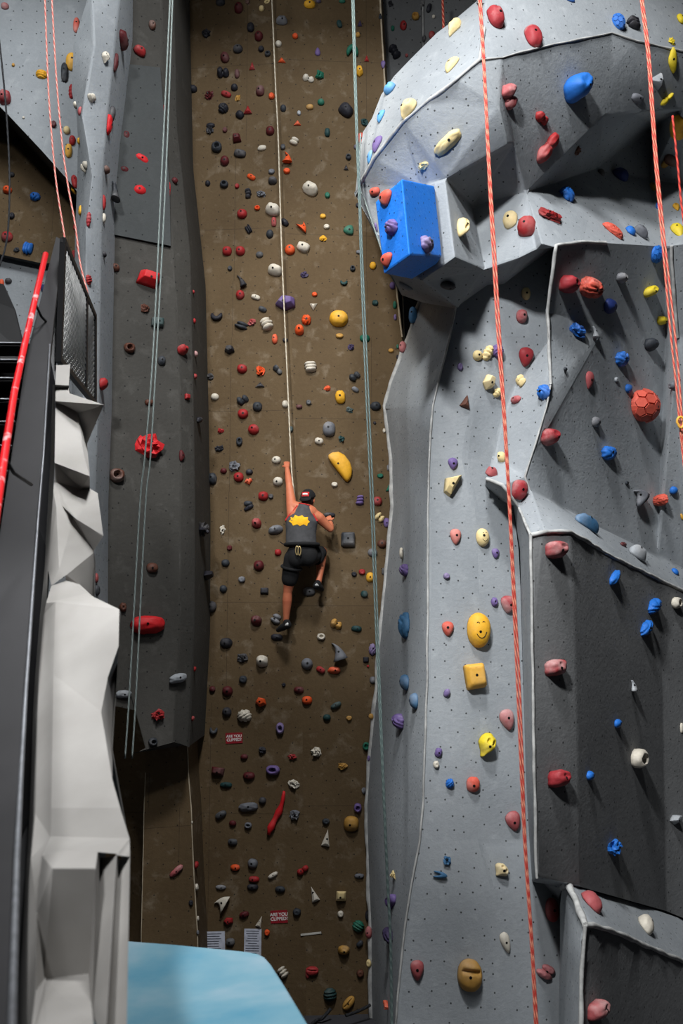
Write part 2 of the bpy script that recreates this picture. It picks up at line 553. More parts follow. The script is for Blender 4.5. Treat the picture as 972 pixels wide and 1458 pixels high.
# pale pillar between the far-left bay and the grey wall
w = Wall()
pr = [(173, -160), (171, 0), (163, 80), (151, 187), (146, 251), (144, 374), (142, 481), (141, 560), (136, 700), (134, 900)]
pc = [(128, -160), (130, 0), (133, 65), (122, 130), (116, 165), (124, 210), (131, 251), (122, 330), (120, 481), (118, 560), (116, 700), (114, 900)]
pL = [(126, -160), (124, 0), (105, 60), (102, 130), (109, 165), (111, 200), (110, 251), (107, 330), (104, 481), (102, 560), (100, 700), (98, 900)]
pr = pl(pr, 10.25)
pr2 = pl([(173, -160), (171, 0), (164, 65), (157, 130), (153, 165), (149.5, 210), (146, 251), (145, 330), (142, 481), (141, 560), (136, 700), (134, 900)], 10.25)
pc = pl(pc, 10.0); pL = pl(pL, 10.7)
w.strip(pL, pc); w.strip(pc, pr2)
for a, b in zip(pr2, pr2[1:]):
    pa, pb = U(*a), U(*b)
    w.f(a, b, (pb.x - 0.02, 11.0, pb.z, 1), (pa.x - 0.02, 11.0, pa.z, 1))
PIL = w.done('wall_pillar', [M['pil'] if 'pil' in M else M['grey'], M['edge']], bev=0.03)

# floor
w = bmesh.new()
for p in ((-12, -3, 0), (12, -3, 0), (12, 14.5, 0), (-12, 14.5, 0)): w.verts.new(p)
w.verts.ensure_lookup_table(); w.faces.new(w.verts)
tag(finish('floor', w, M['floor']), kind='structure')

# ceiling with a skylight well and a cross strip added to block its light
w = bmesh.new()
CZ = CAM_Z + 9.2
for x0, x1, y0, y1 in ((-12, -3.4, -3, 14.5), (1.8, 12, -3, 14.5), (-3.4, 1.8, -3, 1.8), (-3.4, 1.8, 8.6, 14.5), (-3.4, -1.35, 4.9, 6.2)):
    box(w, Vector(((x0 + x1) / 2, (y0 + y1) / 2, CZ + .15)), Vector(((x1 - x0) / 2, 0, 0)), Vector((0, (y1 - y0) / 2, 0)), Vector((0, 0, .15)))
tag(finish('ceiling', w, M['panel']), kind='structure')
# unseen beam on hangers, added above the stair to shade the lower brown wall
w = bmesh.new()
box(w, Vector((-3.0, 3.5, CAM_Z + 4.66)), Vector((1.6, 0, 0)), Vector((0, .12, 0)), Vector((0, 0, .78)))
box(w, Vector((-2.65, 3.5, CAM_Z + 3.4)), Vector((1.95, 0, 0)), Vector((0, .12, 0)), Vector((0, 0, .5)))
for x in (-4.3, -2.2):
    tube(w, [Vector((x, 3.5, CAM_Z + 4.8)), Vector((x, 3.5, CAM_Z + 9.25))], 0.02, 8)
tag(finish('light_blocking_beam', w, M['panel']), kind='structure')

# ------------------------------------------------------------------ the tower on the right
w = Wall()
TY = [430, 480, 547, 578, 620, 653, 720, 782, 843, 917, 960, 1022, 1083, 1145, 1200, 1262, 1323, 1385, 1458, 1560]
TL = [598, 582, 556, 548, 553, 557, 559, 553, 547, 540, 538, 532, 526, 522, 523, 525, 528, 528, 529, 530]
TM = [650, 640, 623, 616, 612, 611, 609, 609, 609, 608, 608, 606, 604, 602, 597, 585, 576, 569, 563, 556]
TR = [790, 782, 735, 722, 710, 703, 730, 738, 741, 743, 744, 746, 748, 752, 758, 799, 799, 797, 796, 796]
def ymid(py):   # the shaft swells towards its foot
    return 9.95 - max(0, (py - 1180) / 300.0) * 0.3
tl = [(TL[i], TY[i], 12.45) for i in range(20)]
tm = [(TM[i], TY[i], ymid(TY[i])) for i in range(20)]
tc_ = [((TM[i] * .45 + TR[i] * .55), TY[i], ymid(TY[i]) + 0.1) for i in range(20)]
tr = [(TR[i], TY[i], 10.25 - max(0, (TY[i] - 1200) / 300.0) * 0.3) for i in range(20)]
tri = [(TL[i] + 8, TY[i], 12.15) for i in range(20)]
w.f((650, 430, 9.95), (727, 430, 10.05), (790, 430, 10.25), (790, 335, 10.3), (727, 335, 10.1), (650, 335, 10.0))
w.strip(tl, tri); w.strip(tri, tm); w.strip(tm, tc_); w.strip(tc_, tr)
w.strip(tl, [(p[0] + 5, p[1], 12.95) for p in tl])
w.edge(tl, 0.035); w.edge(tm, 0.0108)

# upper body: left cheek, overhanging brow, vertical face turned away to the right
w.f((790, 430, 10.2), (785, 400, 9.55), (779, 446, 9.7), (781, 480, 9.75), (782, 480, 10.25))
w.f((781, 480, 9.75), (784, 547, 9.72), (735, 547, 10.25), (782, 480, 10.25))
w.f((784, 547, 9.72), (778, 579, 9.74), (722, 578, 10.25), (735, 547, 10.25))
w.f((778, 579, 9.74), (762, 633, 9.8), (710, 620, 10.25), (722, 578, 10.25))
w.f((762, 633, 9.8), (747, 678, 9.86), (703, 653, 10.25), (710, 620, 10.25))
T1, T2, T3, T4, T5 = (792, 349, 9.3), (830, 344, 9.65), (862, 346, 9.95), (945, 351, 11.0), (955, 350, 10.3)
K1, K2, K3, K4, K5 = (779, 446, 9.7), (830, 458, 10.2), (862, 464, 10.5), (948, 476, 11.7), (964, 480, 10.9)
Q1, Q2, Q3, Q4, Q5 = (754, 697, 9.9), (796, 720, 10.3), (853, 752, 11.1), (935, 791, 12.1), (972, 809, 12.4)
C1, C2, C3, C4_ = (781, 480, 9.75), (784, 547, 9.72), (778, 579, 9.74), (762, 633, 9.8)
C5 = (747, 678, 9.86)
P0 = (785, 400, 9.5)
w.f(T1, T2, K2, K1, P0); w.f(T2, T3, K3, K2); w.f(T3, T4, K4, K3)
w.f((790, 430, 10.2), P0, T1, (790, 350, 10.2))
w.f((790, 430, 10.2), (785, 400, 9.55), K1)
w.f(K1, C1, C2, K2); w.f(C2, C3, K3, K2); w.f(C3, C4_, Q2, K3); w.f(C4_, C5, Q1, Q2)
w.f(K3, Q2, Q3); w.f(K3, Q3, Q4, K4)
w.f(T4, K4, K5, T5); w.f(T5, K5, (1040, 480, 11.0), (1040, 340, 10.4))
w.f(K4, K5, (976, 560, 11.1), Q5, Q4); w.f(K5, (1040, 480, 11.0), (1040, 842, 12.7), Q5, (976, 560, 11.1))
w.edge([T3, T2, T1, P0, K1, C1, C2], 0.018)
w.edge([C2, C3, C4_, C5, Q1], 0.010)
w.edge([T5, K5], 0.02)

# hood under the cheek with its dark mouth
w.f((703, 653, 10.25), C5, (715, 690, 9.7), (692, 682, 9.85))
w.f((703, 653, 10.25), (692, 682, 9.85), (690, 690, 9.95), (698, 668, 10.25))
w.f(C5, Q1, (738, 722, 9.85), (715, 690, 9.7))
w.f((692, 682, 9.85), (715, 690, 9.7), (715, 714, 10.2), (690, 694, 10.2), mi=0)
w.edge([(692, 682, 9.85), (715, 690, 9.7), (738, 722, 9.85)], 0.018)

# sloping ledge over the middle body
E1, E2, E3, E4, E5, E6 = (755, 762, 8.75), (776, 757, 8.8), (812, 757, 9.05), (870, 792, 10.2), (935, 823, 11.3), (972, 841, 11.8)
E7 = (1040, 876, 12.4)
w.f((738, 722, 9.85), Q1, Q2, E2, E1); w.f(Q2, Q3, E3, E2); w.f(Q3, Q4, E4, E3); w.f(Q4, Q5, E6, E5, E4); w.f(Q5, (1040, 842, 12.7), E7, E6)
w.f((738, 722, 9.85), E1, (740, 782, 10.25), (730, 720, 10.25))
w.f((738, 722, 9.85), (730, 720, 10.25), (715, 714, 10.2), (715, 690, 9.7))
w.edge([E1, E2, E3, E4, E5, E6, E7], 0.020)
w.edge([(738, 722, 9.85), E1], 0.014)
# middle body
b0 = [(757, 900, 8.75), (760, 1100, 8.75), (764, 1250, 8.8)]
b1 = [(819, 900, 9.15), (823, 1100, 9.15), (826, 1262, 9.2)]
b2 = [(942, 960, 11.5), (945, 1100, 11.5), (948, 1297, 11.5)]
b3 = [(1040, 960, 12.4), (1040, 1100, 12.4), (1040, 1335, 12.4)]
w.f(E1, E2, E3, b1[0], b0[0], mi=2); w.strip(b0, b1, mi=2)  # darker grey puts the shade of these turned-away faces into their colour
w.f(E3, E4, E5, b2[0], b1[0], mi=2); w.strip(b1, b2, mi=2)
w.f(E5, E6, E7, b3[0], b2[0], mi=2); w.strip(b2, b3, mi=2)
s0 = [(740, 782, 10.25), (743, 900, 10.25), (748, 1100, 10.25), (757, 1256, 10.25)]
w.strip(s0, [E1] + b0)
w.f((764, 1250, 8.8), (826, 1262, 9.2), (800, 1262, 9.9), (795, 1281, 10.15), (757, 1256, 10.25))
w.edge([E1] + b0, 0.014)
# lower ledge and lower body
u = [(800, 1262, 9.5), (808, 1256, 9.2), (831, 1264, 9.4), (855, 1273, 9.85), (905, 1286, 10.8), (972, 1309, 11.8), (1040, 1335, 12.4)]
d = [(826, 1340, 8.4), (833, 1318, 8.4), (845, 1317, 8.5), (866, 1323, 8.8), (905, 1340, 9.5), (972, 1369, 10.6), (1040, 1398, 11.4)]
w.strip(u, d)
sl = [(797, 1290, 9.95), (797, 1348, 9.9), (795, 1458, 9.9), (795, 1560, 9.9)]
sr = [(826, 1340, 8.4), (828, 1380, 8.4), (827, 1458, 8.4), (826, 1560, 8.4)]
w.f((800, 1262, 9.5), (826, 1340, 8.4), (797, 1348, 9.9), (797, 1290, 9.95))
w.f((797, 1348, 9.9), (826, 1340, 8.4), (828, 1380, 8.4), (827, 1458, 8.4), (795, 1458, 9.9))
w.strip(sl[2:], sr[2:])
w.f((826, 1340, 8.4), (833, 1318, 8.4), (845, 1317, 8.5), (866, 1323, 8.8), (866, 1560, 8.85), (826, 1560, 8.4), (827, 1458, 8.4), (828, 1380, 8.4), mi=2)  # shade of the lower body painted in with the darker grey
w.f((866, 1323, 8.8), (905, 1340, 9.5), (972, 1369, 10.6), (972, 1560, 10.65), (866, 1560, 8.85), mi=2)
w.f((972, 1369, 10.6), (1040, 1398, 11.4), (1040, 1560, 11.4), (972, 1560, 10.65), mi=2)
w.edge([(800, 1264, 9.45), (808, 1257, 9.2), (822, 1290, 8.75), (833, 1318, 8.4)], 0.03)
w.edge(d[1:], 0.024)
w.edge([(833, 1318, 8.4), (828, 1380, 8.4), (827, 1458, 8.4), (826, 1540, 8.4)], 0.02)
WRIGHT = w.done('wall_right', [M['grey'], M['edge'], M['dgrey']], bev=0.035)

# ------------------------------------------------------------------ the bulge above the tower
w = Wall()
sil = [(700, -40, 10.3), (679, 1, 10.0), (648, 27, 9.95), (623, 47, 9.9), (586, 84, 9.85), (562, 109, 9.85), (544, 135, 9.85), (531, 168, 9.85), (518, 188, 9.9), (511, 215, 9.95), (506, 276, 10.0)]
sem = [(692, -40, 9.2), (690, 0, 9.1), (689, 40, 8.95), (682, 85, 8.75), (650, 113, 8.8), (611, 141, 8.95), (590, 160, 9.05), (574, 173, 9.15), (548, 207, 9.35), (532, 226, 9.45), (512, 262, 9.7)]
w.strip(sil, sem)
bs = [(p[0] + 14, p[1] + 8, 12.95) for p in sil]
w.strip(sil, bs)
t0 = [(692, -40, 9.2), (690, 0, 9.1), (689, 40, 8.95), (682, 85, 8.75)]
t1 = [(868, -60, 10.25), (868, -20, 10.1), (869, 15, 9.93), (870, 47, 9.75)]
t2 = [(1040, -40, 11.2), (1040, 0, 11.1), (1040, 45, 10.9), (1040, 92, 10.7)]
s_mid = [(715, 82, 8.85), (740, 74, 9.0), (794, 62, 9.3)]
w.strip(t0[:3], t1[:3]); w.strip(t1[:3], t2[:3])
w.f(t0[2], t0[3], (715, 82, 8.85), (740, 74, 9.0), (794, 62, 9.3), t1[3], t1[2])
w.f(t1[2], t1[3], (905, 58, 9.9), (972, 73, 10.3), t2[3], t2[2])
# forward band under the rough seam
lowl = [(723, 205, 9.05), (634, 255, 9.15)]
w.f((682, 85, 8.75), (650, 113, 8.8), (710, 153, 8.85))
w.f((650, 113, 8.8), (611, 141, 8.95), (590, 160, 9.05), (634, 255, 9.15), (723, 205, 9.05), (710, 153, 8.85))
w.f((590, 160, 9.05), (574, 173, 9.15), (548, 207, 9.35), (600, 265, 9.4), (634, 255, 9.15))
w.f((548, 207, 9.35), (532, 226, 9.45), (512, 262, 9.7), (506, 276, 10.0), (537, 335, 9.75), (600, 330, 9.5), (600, 265, 9.4))
w.f((537, 335, 9.75), (552, 385, 9.9), (600, 400, 9.5), (600, 330, 9.5))
w.f((682, 85, 8.75), (710, 153, 8.85), (723, 205, 9.05), (732, 205, 9.2), (796, 183, 9.65), (860, 164, 10.05), (870, 99, 9.9), (870, 47, 9.75), (794, 62, 9.3), (740, 74, 9.0), (715, 82, 8.85))
w.f((870, 47, 9.75), (870, 99, 9.9), (860, 164, 10.05), (905, 161, 10.3), (972, 155, 10.75), (1040, 150, 11.1), (1040, 92, 10.7), (972, 73, 10.3), (905, 58, 9.9))
# undersides and the cave
w.f((723, 205, 9.05), (634, 255, 9.15), (672, 293, 9.95), (749, 273, 9.6), (732, 205, 9.2))
w.f((732, 205, 9.2), (749, 273, 9.6), (848, 240, 11.5), (860, 164, 10.05), (796, 183, 9.65))
w.f((860, 164, 10.05), (848, 240, 11.5), (925, 256, 12.3), (930, 180, 12.4), (905, 161, 10.3))
w.f((905, 161, 10.3), (930, 180, 12.4), (925, 256, 12.3), (972, 262, 12.0), (972, 155, 10.75))
w.f((972, 155, 10.75), (972, 262, 12.0), (1040, 262, 12.0), (1040, 150, 11.1))
# grey band over the upper body
w.f((749, 273, 9.6), (770, 347, 9.25), (792, 352, 9.32), (830, 347, 9.67), (848, 240, 11.5))
w.f((848, 240, 11.5), (830, 347, 9.67), (862, 349, 9.97), (945, 354, 11.02), (925, 256, 12.3))
w.f((925, 256, 12.3), (945, 354, 11.02), (955, 353, 10.32), (1040, 343, 10.42), (1040, 262, 12.0), (972, 262, 12.0))
# prow: front, cheek and bevel
w.f((672, 293, 9.95), (749, 273, 9.6), (770, 347, 9.25), (764, 355, 9.36), (740, 367, 9.4), (690, 384, 9.65))
w.f((634, 255, 9.15), (672, 293, 9.95), (690, 384, 9.65), (648, 366, 9.0))
w.f((618, 260, 9.2), (634, 255, 9.15), (648, 366, 9.0), (629, 380, 9.1))
w.f((600, 265, 9.4), (634, 255, 9.15), (618, 260, 9.2))
w.f((600, 265, 9.4), (618, 260, 9.2), (629, 380, 9.1), (600, 400, 9.5))
# belly back to the tower
w.f((629, 380, 9.1), (648, 366, 9.0), (690, 384, 9.65), (652, 440, 9.97), (600, 430, 10.9), (574, 421, 10.8), (600, 400, 9.5))
w.f((574, 421, 10.8), (600, 400, 9.5), (552, 385, 9.9))
w.f((600, 430, 10.9), (652, 440, 9.97), (650, 430, 12.0), (598, 426, 12.4), (574, 421, 12.4), (574, 421, 10.8))
w.f((690, 384, 9.65), (740, 367, 9.4), (764, 355, 9.36), (770, 347, 9.25), (792, 352, 9.32), (790, 350, 10.25), (700, 420, 10.3), (652, 440, 9.97))
w.f((506, 276, 10.0), (537, 335, 9.75), (552, 385, 9.9), (574, 421, 10.8), (584, 421, 12.9), (520, 284, 12.95))
w.edge(sem[2:], 0.0168, wob=0.6)
w.edge([(682, 85, 8.75), (715, 82, 8.85), (740, 74, 9.0), (794, 62, 9.3), (870, 47, 9.75), (905, 58, 9.9), (972, 73, 10.3), (1040, 92, 10.7)], 0.0096, wob=0.6)
BULGE = w.done('wall_right_bulge', [M['bulge'] if 'bulge' in M else M['grey'], M['edge'], M['lgrey']], bev=0.035)

# ------------------------------------------------------------------ white sculpted parapet beside the stair
w = Wall()
def fy(py): return 6.8 - (py - 520) / 938.0 * 3.6
def q(px, py, dy=0.0): return (px, py, fy(py) + dy)
w.f(q(80, 520), q(100, 519), q(98, 549), q(79, 548))
w.f(q(79, 548), q(98, 549), q(98, 552, .08), q(79, 552, .08))
w.f(q(79, 552, .08), q(98, 552, .08), q(99, 560), q(147, 576, -.25), q(79, 571))
w.f(q(79, 571), q(147, 576, -.25), q(111, 588, .1), q(99, 579, .1), q(79, 574, .08))
w.f(q(147, 576, -.25), q(124, 632, .2), q(111, 588, .1))
w.f(q(79, 574, .08), q(99, 579, .1), q(111, 588, .1), q(118, 640, .0), q(127, 678, -.15), q(78, 659, -.05))
w.f(q(124, 632, .2), q(127, 678, -.15), q(118, 640, 0), q(111, 588, .1))
w.f(q(78, 659, -.05), q(127, 678, -.15), q(128, 696, .15), q(116, 697, .15), q(83, 687, .1), q(77, 687, .1))
w.f(q(77, 687, .1), q(83, 687, .1), q(88, 720, .05), q(76, 700, .05))
w.f(q(83, 687, .1), q(116, 697, .15), q(128, 696, .15), q(139, 702, .1), q(147, 763, -.2), q(107, 738, 0), q(92, 716, .05), q(88, 720, .05))
w.f(q(92, 716, .05), q(107, 738, 0), q(147, 763, -.2), q(134, 786, 0), q(104, 736, .1), q(88, 720, .05))
w.f(q(76, 700, .05), q(88, 720, .05), q(104, 736, .1), q(134, 786, 0), q(94, 819, .05), q(84, 810, .05), q(80, 722, 0))
w.f(q(76, 700, .05), q(80, 722, 0), q(84, 810, .05), q(94, 819, .05), q(73, 834, .1), q(70, 800, .1))
w.f(q(94, 819, .05), q(134, 786, 0), q(136, 800, .3), q(135, 852, .3), q(112, 832, .15), q(94, 826, .1))
# broad lower leaf
w.f(q(73, 834, .1), q(94, 826, .1), q(112, 832, .15), q(134, 851, 0), q(170, 867, -.2), q(124, 845, .05), q(79, 857, 0), q(66, 858, .05))
w.f(q(79, 857, 0), q(124, 845, .05), q(170, 867, -.2), q(169, 920, -.2), q(153, 966, -.1), q(144, 1013, -.05), q(150, 1048, -.05), q(160, 1110, -.05), q(171, 1150, -.1), q(73, 1150, 0), q(76, 960, 0))
w.f(q(79, 857, 0), q(76, 960, 0), q(73, 1150, 0), q(50, 1158, .12), q(55, 960, .12), q(62, 875, .12), q(66, 858, .05))
w.f(q(170, 867, -.2), q(172, 872, .1), q(166, 960, .25), q(160, 1067, .25), q(160, 1110, -.05), q(150, 1048, -.05), q(144, 1013, -.05), q(153, 966, -.1), q(169, 920, -.2))
w.f(q(73, 1150, 0), q(171, 1150, -.1), q(183, 1194, -.05), q(72, 1192, .08))
w.f(q(50, 1158, .12), q(73, 1150, 0), q(72, 1192, .08), q(60, 1218, .05), q(44, 1222, .15))
w.f(q(72, 1192, .08), q(183, 1194, -.05), q(185, 1220, -.05), q(166, 1216, -.12), q(139, 1213, -.2), q(94, 1211, -.2), q(60, 1218, -.1))
w.f(q(60, 1218, -.1), q(94, 1211, -.2), q(139, 1213, -.2), q(136, 1236, -.3), q(74, 1236, -.25))
w.f(q(60, 1218, -.1), q(74, 1236, -.25), q(64, 1390, .35), q(51, 1408, .05), q(52, 1300, .0))
w.f(q(74, 1236, -.25), q(136, 1236, -.3), q(126, 1387, .4), q(64, 1395, .35))
w.f(q(139, 1213, -.2), q(143, 1222, .0), q(131, 1458, .1), q(126, 1387, .4), q(136, 1236, -.3))
w.f(q(143, 1222, 0), q(166, 1216, -.12), q(150, 1480, -.05), q(131, 1458, .1))
w.f(q(166, 1216, -.12), q(169, 1224, .05), q(158, 1480, .1), q(150, 1480, -.05))
w.f(q(169, 1224, .05), q(185, 1220, -.05), q(180, 1480, 0), q(158, 1480, .1))
w.f(q(64, 1395, .35), q(126, 1387, .4), q(131, 1458, -.1), q(133, 1500, -.1), q(66, 1500, -.1))
w.f(q(51, 1408, .05), q(64, 1390, .35), q(66, 1500, -.1), q(40, 1500, .1))
w.f(q(60, 1218, .05), q(52, 1300, 0), q(51, 1408, .05), q(40, 1500, .1), q(30, 1500, .3), q(44, 1222, .15))
# inner strip with stitched joints, next to the steel
w.strip([q(79, 548), q(78, 659, -.05), q(76, 700, .05), q(70, 800, .1), q(66, 858, .05), q(62, 875, .12), q(55, 960, .12), q(50, 1158, .12), q(44, 1222, .15), q(30, 1500, .3)],
        [q(72, 548, .4), q(70, 659, .4), q(68, 700, .4), q(64, 800, .4), q(58, 858, .4), q(56, 875, .4), q(49, 960, .4), q(42, 1158, .4), q(38, 1222, .45), q(22, 1500, .5)])
# right flank hidden from here, closes the body
fl2 = [(100, 519), (98, 552), (124, 632), (128, 696), (135, 852), (172, 872), (160, 1067), (183, 1194), (185, 1220), (180, 1480)]
w.strip([q(a, b, .1) for a, b in fl2], [q(a - 12, b, 1.0) for a, b in fl2])
FIN = w.done('wall_parapet', [M['fin'], M['fin']], bev=0.032)
# ------------------------------------------------------------------ stair
def shell(pts, back, mat, name, parent, loc, bev=0.0):
    """solid plate: front outline (world points) and the same outline pushed by a vector"""
    bm = bmesh.new()
    a = [bm.verts.new(p - loc) for p in pts]
    b = [bm.verts.new(p + back - loc) for p in pts]
    bm.faces.new(a); bm.faces.new(b[::-1])
    n = len(pts)
    for i in range(n):
        bm.faces.new((a[i], b[i], b[(i + 1) % n], a[(i + 1) % n]))
    bmesh.ops.recalc_face_normals(bm, faces=bm.faces[:])
    bmesh.ops.triangulate(bm, faces=[f for f in bm.faces if len(f.verts) > 4])
    o = finish(name, bm, mat, parent)
    if bev: bake(o, [('BEVEL', dict(width=bev, segments=2, limit_method='ANGLE', angle_limit=R(40)))])
    return o

SB = U(20, 1458, 3.2)
stair = root('staircase', Vector((SB.x, SB.y, 0)), 'black steel stair with a chipped red handrail climbing away past the white parapet', 'stairs')
SL = stair.location.copy()
def sy(py): return 7.2 - (py - 340) / 1140.0 * 4.0
bm = bmesh.new()
rs = [(89, 342), (72, 500), (55, 740), (36, 980), (22, 1220), (12, 1500)]
ls_ = [(80, 337), (38, 505), (2, 745), (-34, 980), (-70, 1220), (-112, 1500)]
rows_ = []
for (xa_, ya_), (xb_, yb_) in zip(rs, ls_):
    p, q0 = U(xa_, ya_, sy(ya_)) - SL, U(xb_, yb_, sy(yb_)) - SL
    bk_ = Vector((-0.03, 0.12, 0))
    rows_.append([bm.verts.new(v_) for v_ in (p, q0, q0 + bk_, p + bk_)])
for a_, b_ in zip(rows_, rows_[1:]):
    for k_ in range(4): bm.faces.new((a_[k_], a_[(k_ + 1) % 4], b_[(k_ + 1) % 4], b_[k_]))
bm.faces.new(rows_[0][::-1]); bm.faces.new(rows_[-1])
bmesh.ops.recalc_face_normals(bm, faces=bm.faces[:])
for f_ in bm.faces: f_.smooth = True
for e_ in bm.edges: e_.smooth = e_.calc_face_angle(0) < R(30)
finish('stringer', bm, M['grey_steel'], stair)
bm = bmesh.new()
fl_pts = [U(x, y, sy(y) - 0.04) for x, y in ((71, 490), (62, 646), (54, 740), (37, 980), (30, 1100), (24, 1220), (17, 1458), (15, 1500))]
tube(bm, [p - SL for p in fl_pts], [0.005, 0.006, 0.007, 0.010, 0.012, 0.014, 0.016, 0.016], 8)
finish('edge_flange', bm, M['nosing'], stair)
shell([U(89, 342, 7.28), U(79, 548, 6.95), U(72, 800, 6.2), U(45, 1160, 4.9), U(24, 1500, 3.75), U(0, 1500, 3.7), U(20, 1220, 4.6), U(52, 740, 6.25), U(70, 500, 7.0)], Vector((-.02, .05, 0)), M['black_steel'], 'web_plate', stair, SL)
bm = bmesh.new()
rp = [U(65, 362, 7.1), U(49, 430, 6.6), U(33, 500, 6.1), U(20, 560, 5.65), U(6, 650, 5.0), U(-10, 760, 4.3), U(-30, 900, 3.6), U(-62, 1130, 3.0), U(-98, 1400, 2.4)]
tube(bm, [p - SL for p in rp], 0.021, 14)
hr = finish('handrail', bm, M['red_rail'], stair)
hr['label'] = 'chipped red tubular handrail'
for i in (1, 4):
    p = rp[i]
    bm = bmesh.new()
    tube(bm, [p - SL, p - SL + Vector((0.02, 0.10, -0.07)), p - SL + Vector((0.05, 0.3, -0.10))], 0.009, 8)
    finish('rail_bracket', bm, M['black_steel'], stair)
for i, py in enumerate((486, 510, 536, 566, 598, 632, 668, 708, 752, 802)):
    Y = sy(py) + 0.02
    xr = 38 + (505 - py) * (36 / 240.0) - 2
    a = U(-70, py, Y); b = U(xr, py + 1, Y)
    dv = Vector((0, 0.26, 0))
    t = shell([a, b, b + dv, a + dv], Vector((0, 0, -0.03)), M['tread'], 'tread', stair, SL)
    bm = bmesh.new()
    tube(bm, [a - SL + Vector((0, -0.004, -0.008)), b - SL + Vector((0, -0.004, -0.008))], 0.006, 6)
    finish('nosing', bm, M['nosing'], t)
shell([U(-90, 396, 7.3), U(4, 404, 7.3), U(20, 440, 7.25), U(36, 505, 7.1), U(2, 745, 6.2), U(-60, 1100, 5), U(-60, 1500, 4), U(-160, 1500, 4)], Vector((0, .04, 0)), M['tread'], 'back_panel', stair, SL)

# ------------------------------------------------------------------ mesh guard at the head of the stair
GA, GB, GC, GD = U(90, 343, 6.95), U(134, 450, 8.5), U(134, 574, 8.5), U(84, 512, 6.95)
guard = root('mesh_guard_panel', GD, 'black framed wire mesh guard panel at the head of the stair', 'guard rail')
bm = bmesh.new()
C4 = [p - GD for p in (GA, GB, GC, GD)]
for a, b in zip(C4, C4[1:] + C4[:1]):
    d = (b - a).normalized(); x, y = frame(d)
    box(bm, (a + b) / 2, d * ((b - a).length / 2 + .02), x * 0.02, y * 0.02)
finish('frame', bm, M['black_steel'], guard)
bm = bmesh.new()
def gq(u, v): return C4[0].lerp(C4[1], u).lerp(C4[3].lerp(C4[2], u), v)
a, b = gq(0.69, 0), gq(0.69, 1)
d = (b - a).normalized(); x, y = frame(d)
box(bm, (a + b) / 2, d * (b - a).length / 2, x * 0.018, y * 0.018)
finish('upright', bm, M['black_steel'], guard)
bm = bmesh.new()
N = 17
for s in (1, -1):
    for k in range(-N, N + 1):
        seg = []
        for i in range(2 * N + 1):
            u = i / (2 * N); v = (k / N) + s * u if s == 1 else (k / N) + 1 - u
            if 0 <= v <= 1: seg.append((u, v))
        if len(seg) > 1:
            tube(bm, [gq(*seg[0]), gq(*seg[-1])], 0.0062, 4)
finish('wire_mesh', bm, M['wire'], guard)

# ------------------------------------------------------------------ pale blue block, bottom left
ZT = U(182, 1338, 6.0).z
def UZ(px, py, z=ZT):
    d = ray(px, py)
    return EYE + d * ((z - EYE.z) / d.z)
out = [(120, 1334), (250, 1344), (352, 1354), (368, 1357), (378, 1362), (386, 1371), (408, 1405), (440, 1458), (474, 1515), (120, 1515)]
tp = [UZ(*p) for p in out]
cen = sum(tp, Vector()) / len(tp)
blk = root('flat_topped_block', Vector((cen.x, cen.y, 0)), 'pale sky-blue and white painted flat-topped block beside the parapet', 'block')
bm = bmesh.new()
B0 = blk.location.copy()
rings = []
for dz, s in ((0, 1.0), (-0.05, 1.0), (-0.5, 0.99), (-ZT, 0.93)):
    rings.append([bm.verts.new(Vector((cen.x + (p.x - cen.x) * s, cen.y + (p.y - cen.y) * s, ZT + dz)) - B0) for p in tp])
bm.faces.new(rings[0])
for a, b in zip(rings, rings[1:]):
    for i in range(len(a)):
        bm.faces.new((a[i], a[(i + 1) % len(a)], b[(i + 1) % len(a)], b[i]))
bm.faces.new(rings[-1][::-1])
bmesh.ops.recalc_face_normals(bm, faces=bm.faces[:])
o = finish('body', bm, M['blue_pad'], blk)
bake(o, [('BEVEL', dict(width=0.02, segments=3, limit_method='ANGLE', angle_limit=R(40)))])

# ------------------------------------------------------------------ blue volume bolted to the bulge
VB = U(585, 330, 8.9)
vol = root('climbing_volume', VB, 'big bright blue box-shaped volume bolted under the bulge, carrying coral and purple holds', 'climbing volume')
bm = bmesh.new()
Vp = dict(a=U(534, 287, 8.72), b=U(572, 254, 8.35), c=U(618, 264, 9.0), d=U(546, 390, 8.7), e=U(583, 364, 8.3), f=U(629, 366, 8.95),
          g=U(560, 262, 9.9), h=U(586, 398, 9.5), i=U(622, 376, 9.2), j=U(620, 270, 9.35))
V = {k: bm.verts.new(p - VB) for k, p in Vp.items()}
for q_ in ('abed', 'bcfe', 'defih', 'agjcb', 'adhg', 'cjif', 'ghij'):
    bm.faces.new([V[k] for k in q_])
bmesh.ops.recalc_face_normals(bm, faces=bm.faces[:])
bmesh.ops.triangulate(bm, faces=bm.faces[:])
VOL = finish('shell', bm, M['blue_box'], vol, uv=True)
bake(VOL, [('BEVEL', dict(width=0.02, segments=2, limit_method='ANGLE', angle_limit=R(30)))])
for k in range(8):
    p = Vp['c'].lerp(Vp['f'], 0.06 + 0.12 * k) - VB + Vector((-0.035, 0.0, 0))
    bm = bmesh.new()
    tube(bm, [p + Vector((0, -.02, 0)), p + Vector((0, .02, 0))], 0.008, 8)
    finish('edge_bolt', bm, M['bolt'], vol)

# ------------------------------------------------------------------ ropes
def smooth_pts(P, n=6):
    out = []
    for i in range(len(P) - 1):
        p0, p1, p2, p3 = P[max(i - 1, 0)], P[i], P[i + 1], P[min(i + 2, len(P) - 1)]
        for k in range(n):
            t = k / n
            out.append(0.5 * ((2 * p1) + (p2 - p0) * t + (2 * p0 - 5 * p1 + 4 * p2 - p3) * t * t + (3 * p1 - p0 - 3 * p2 + p3) * t ** 3))
    out.append(P[-1])
    return out

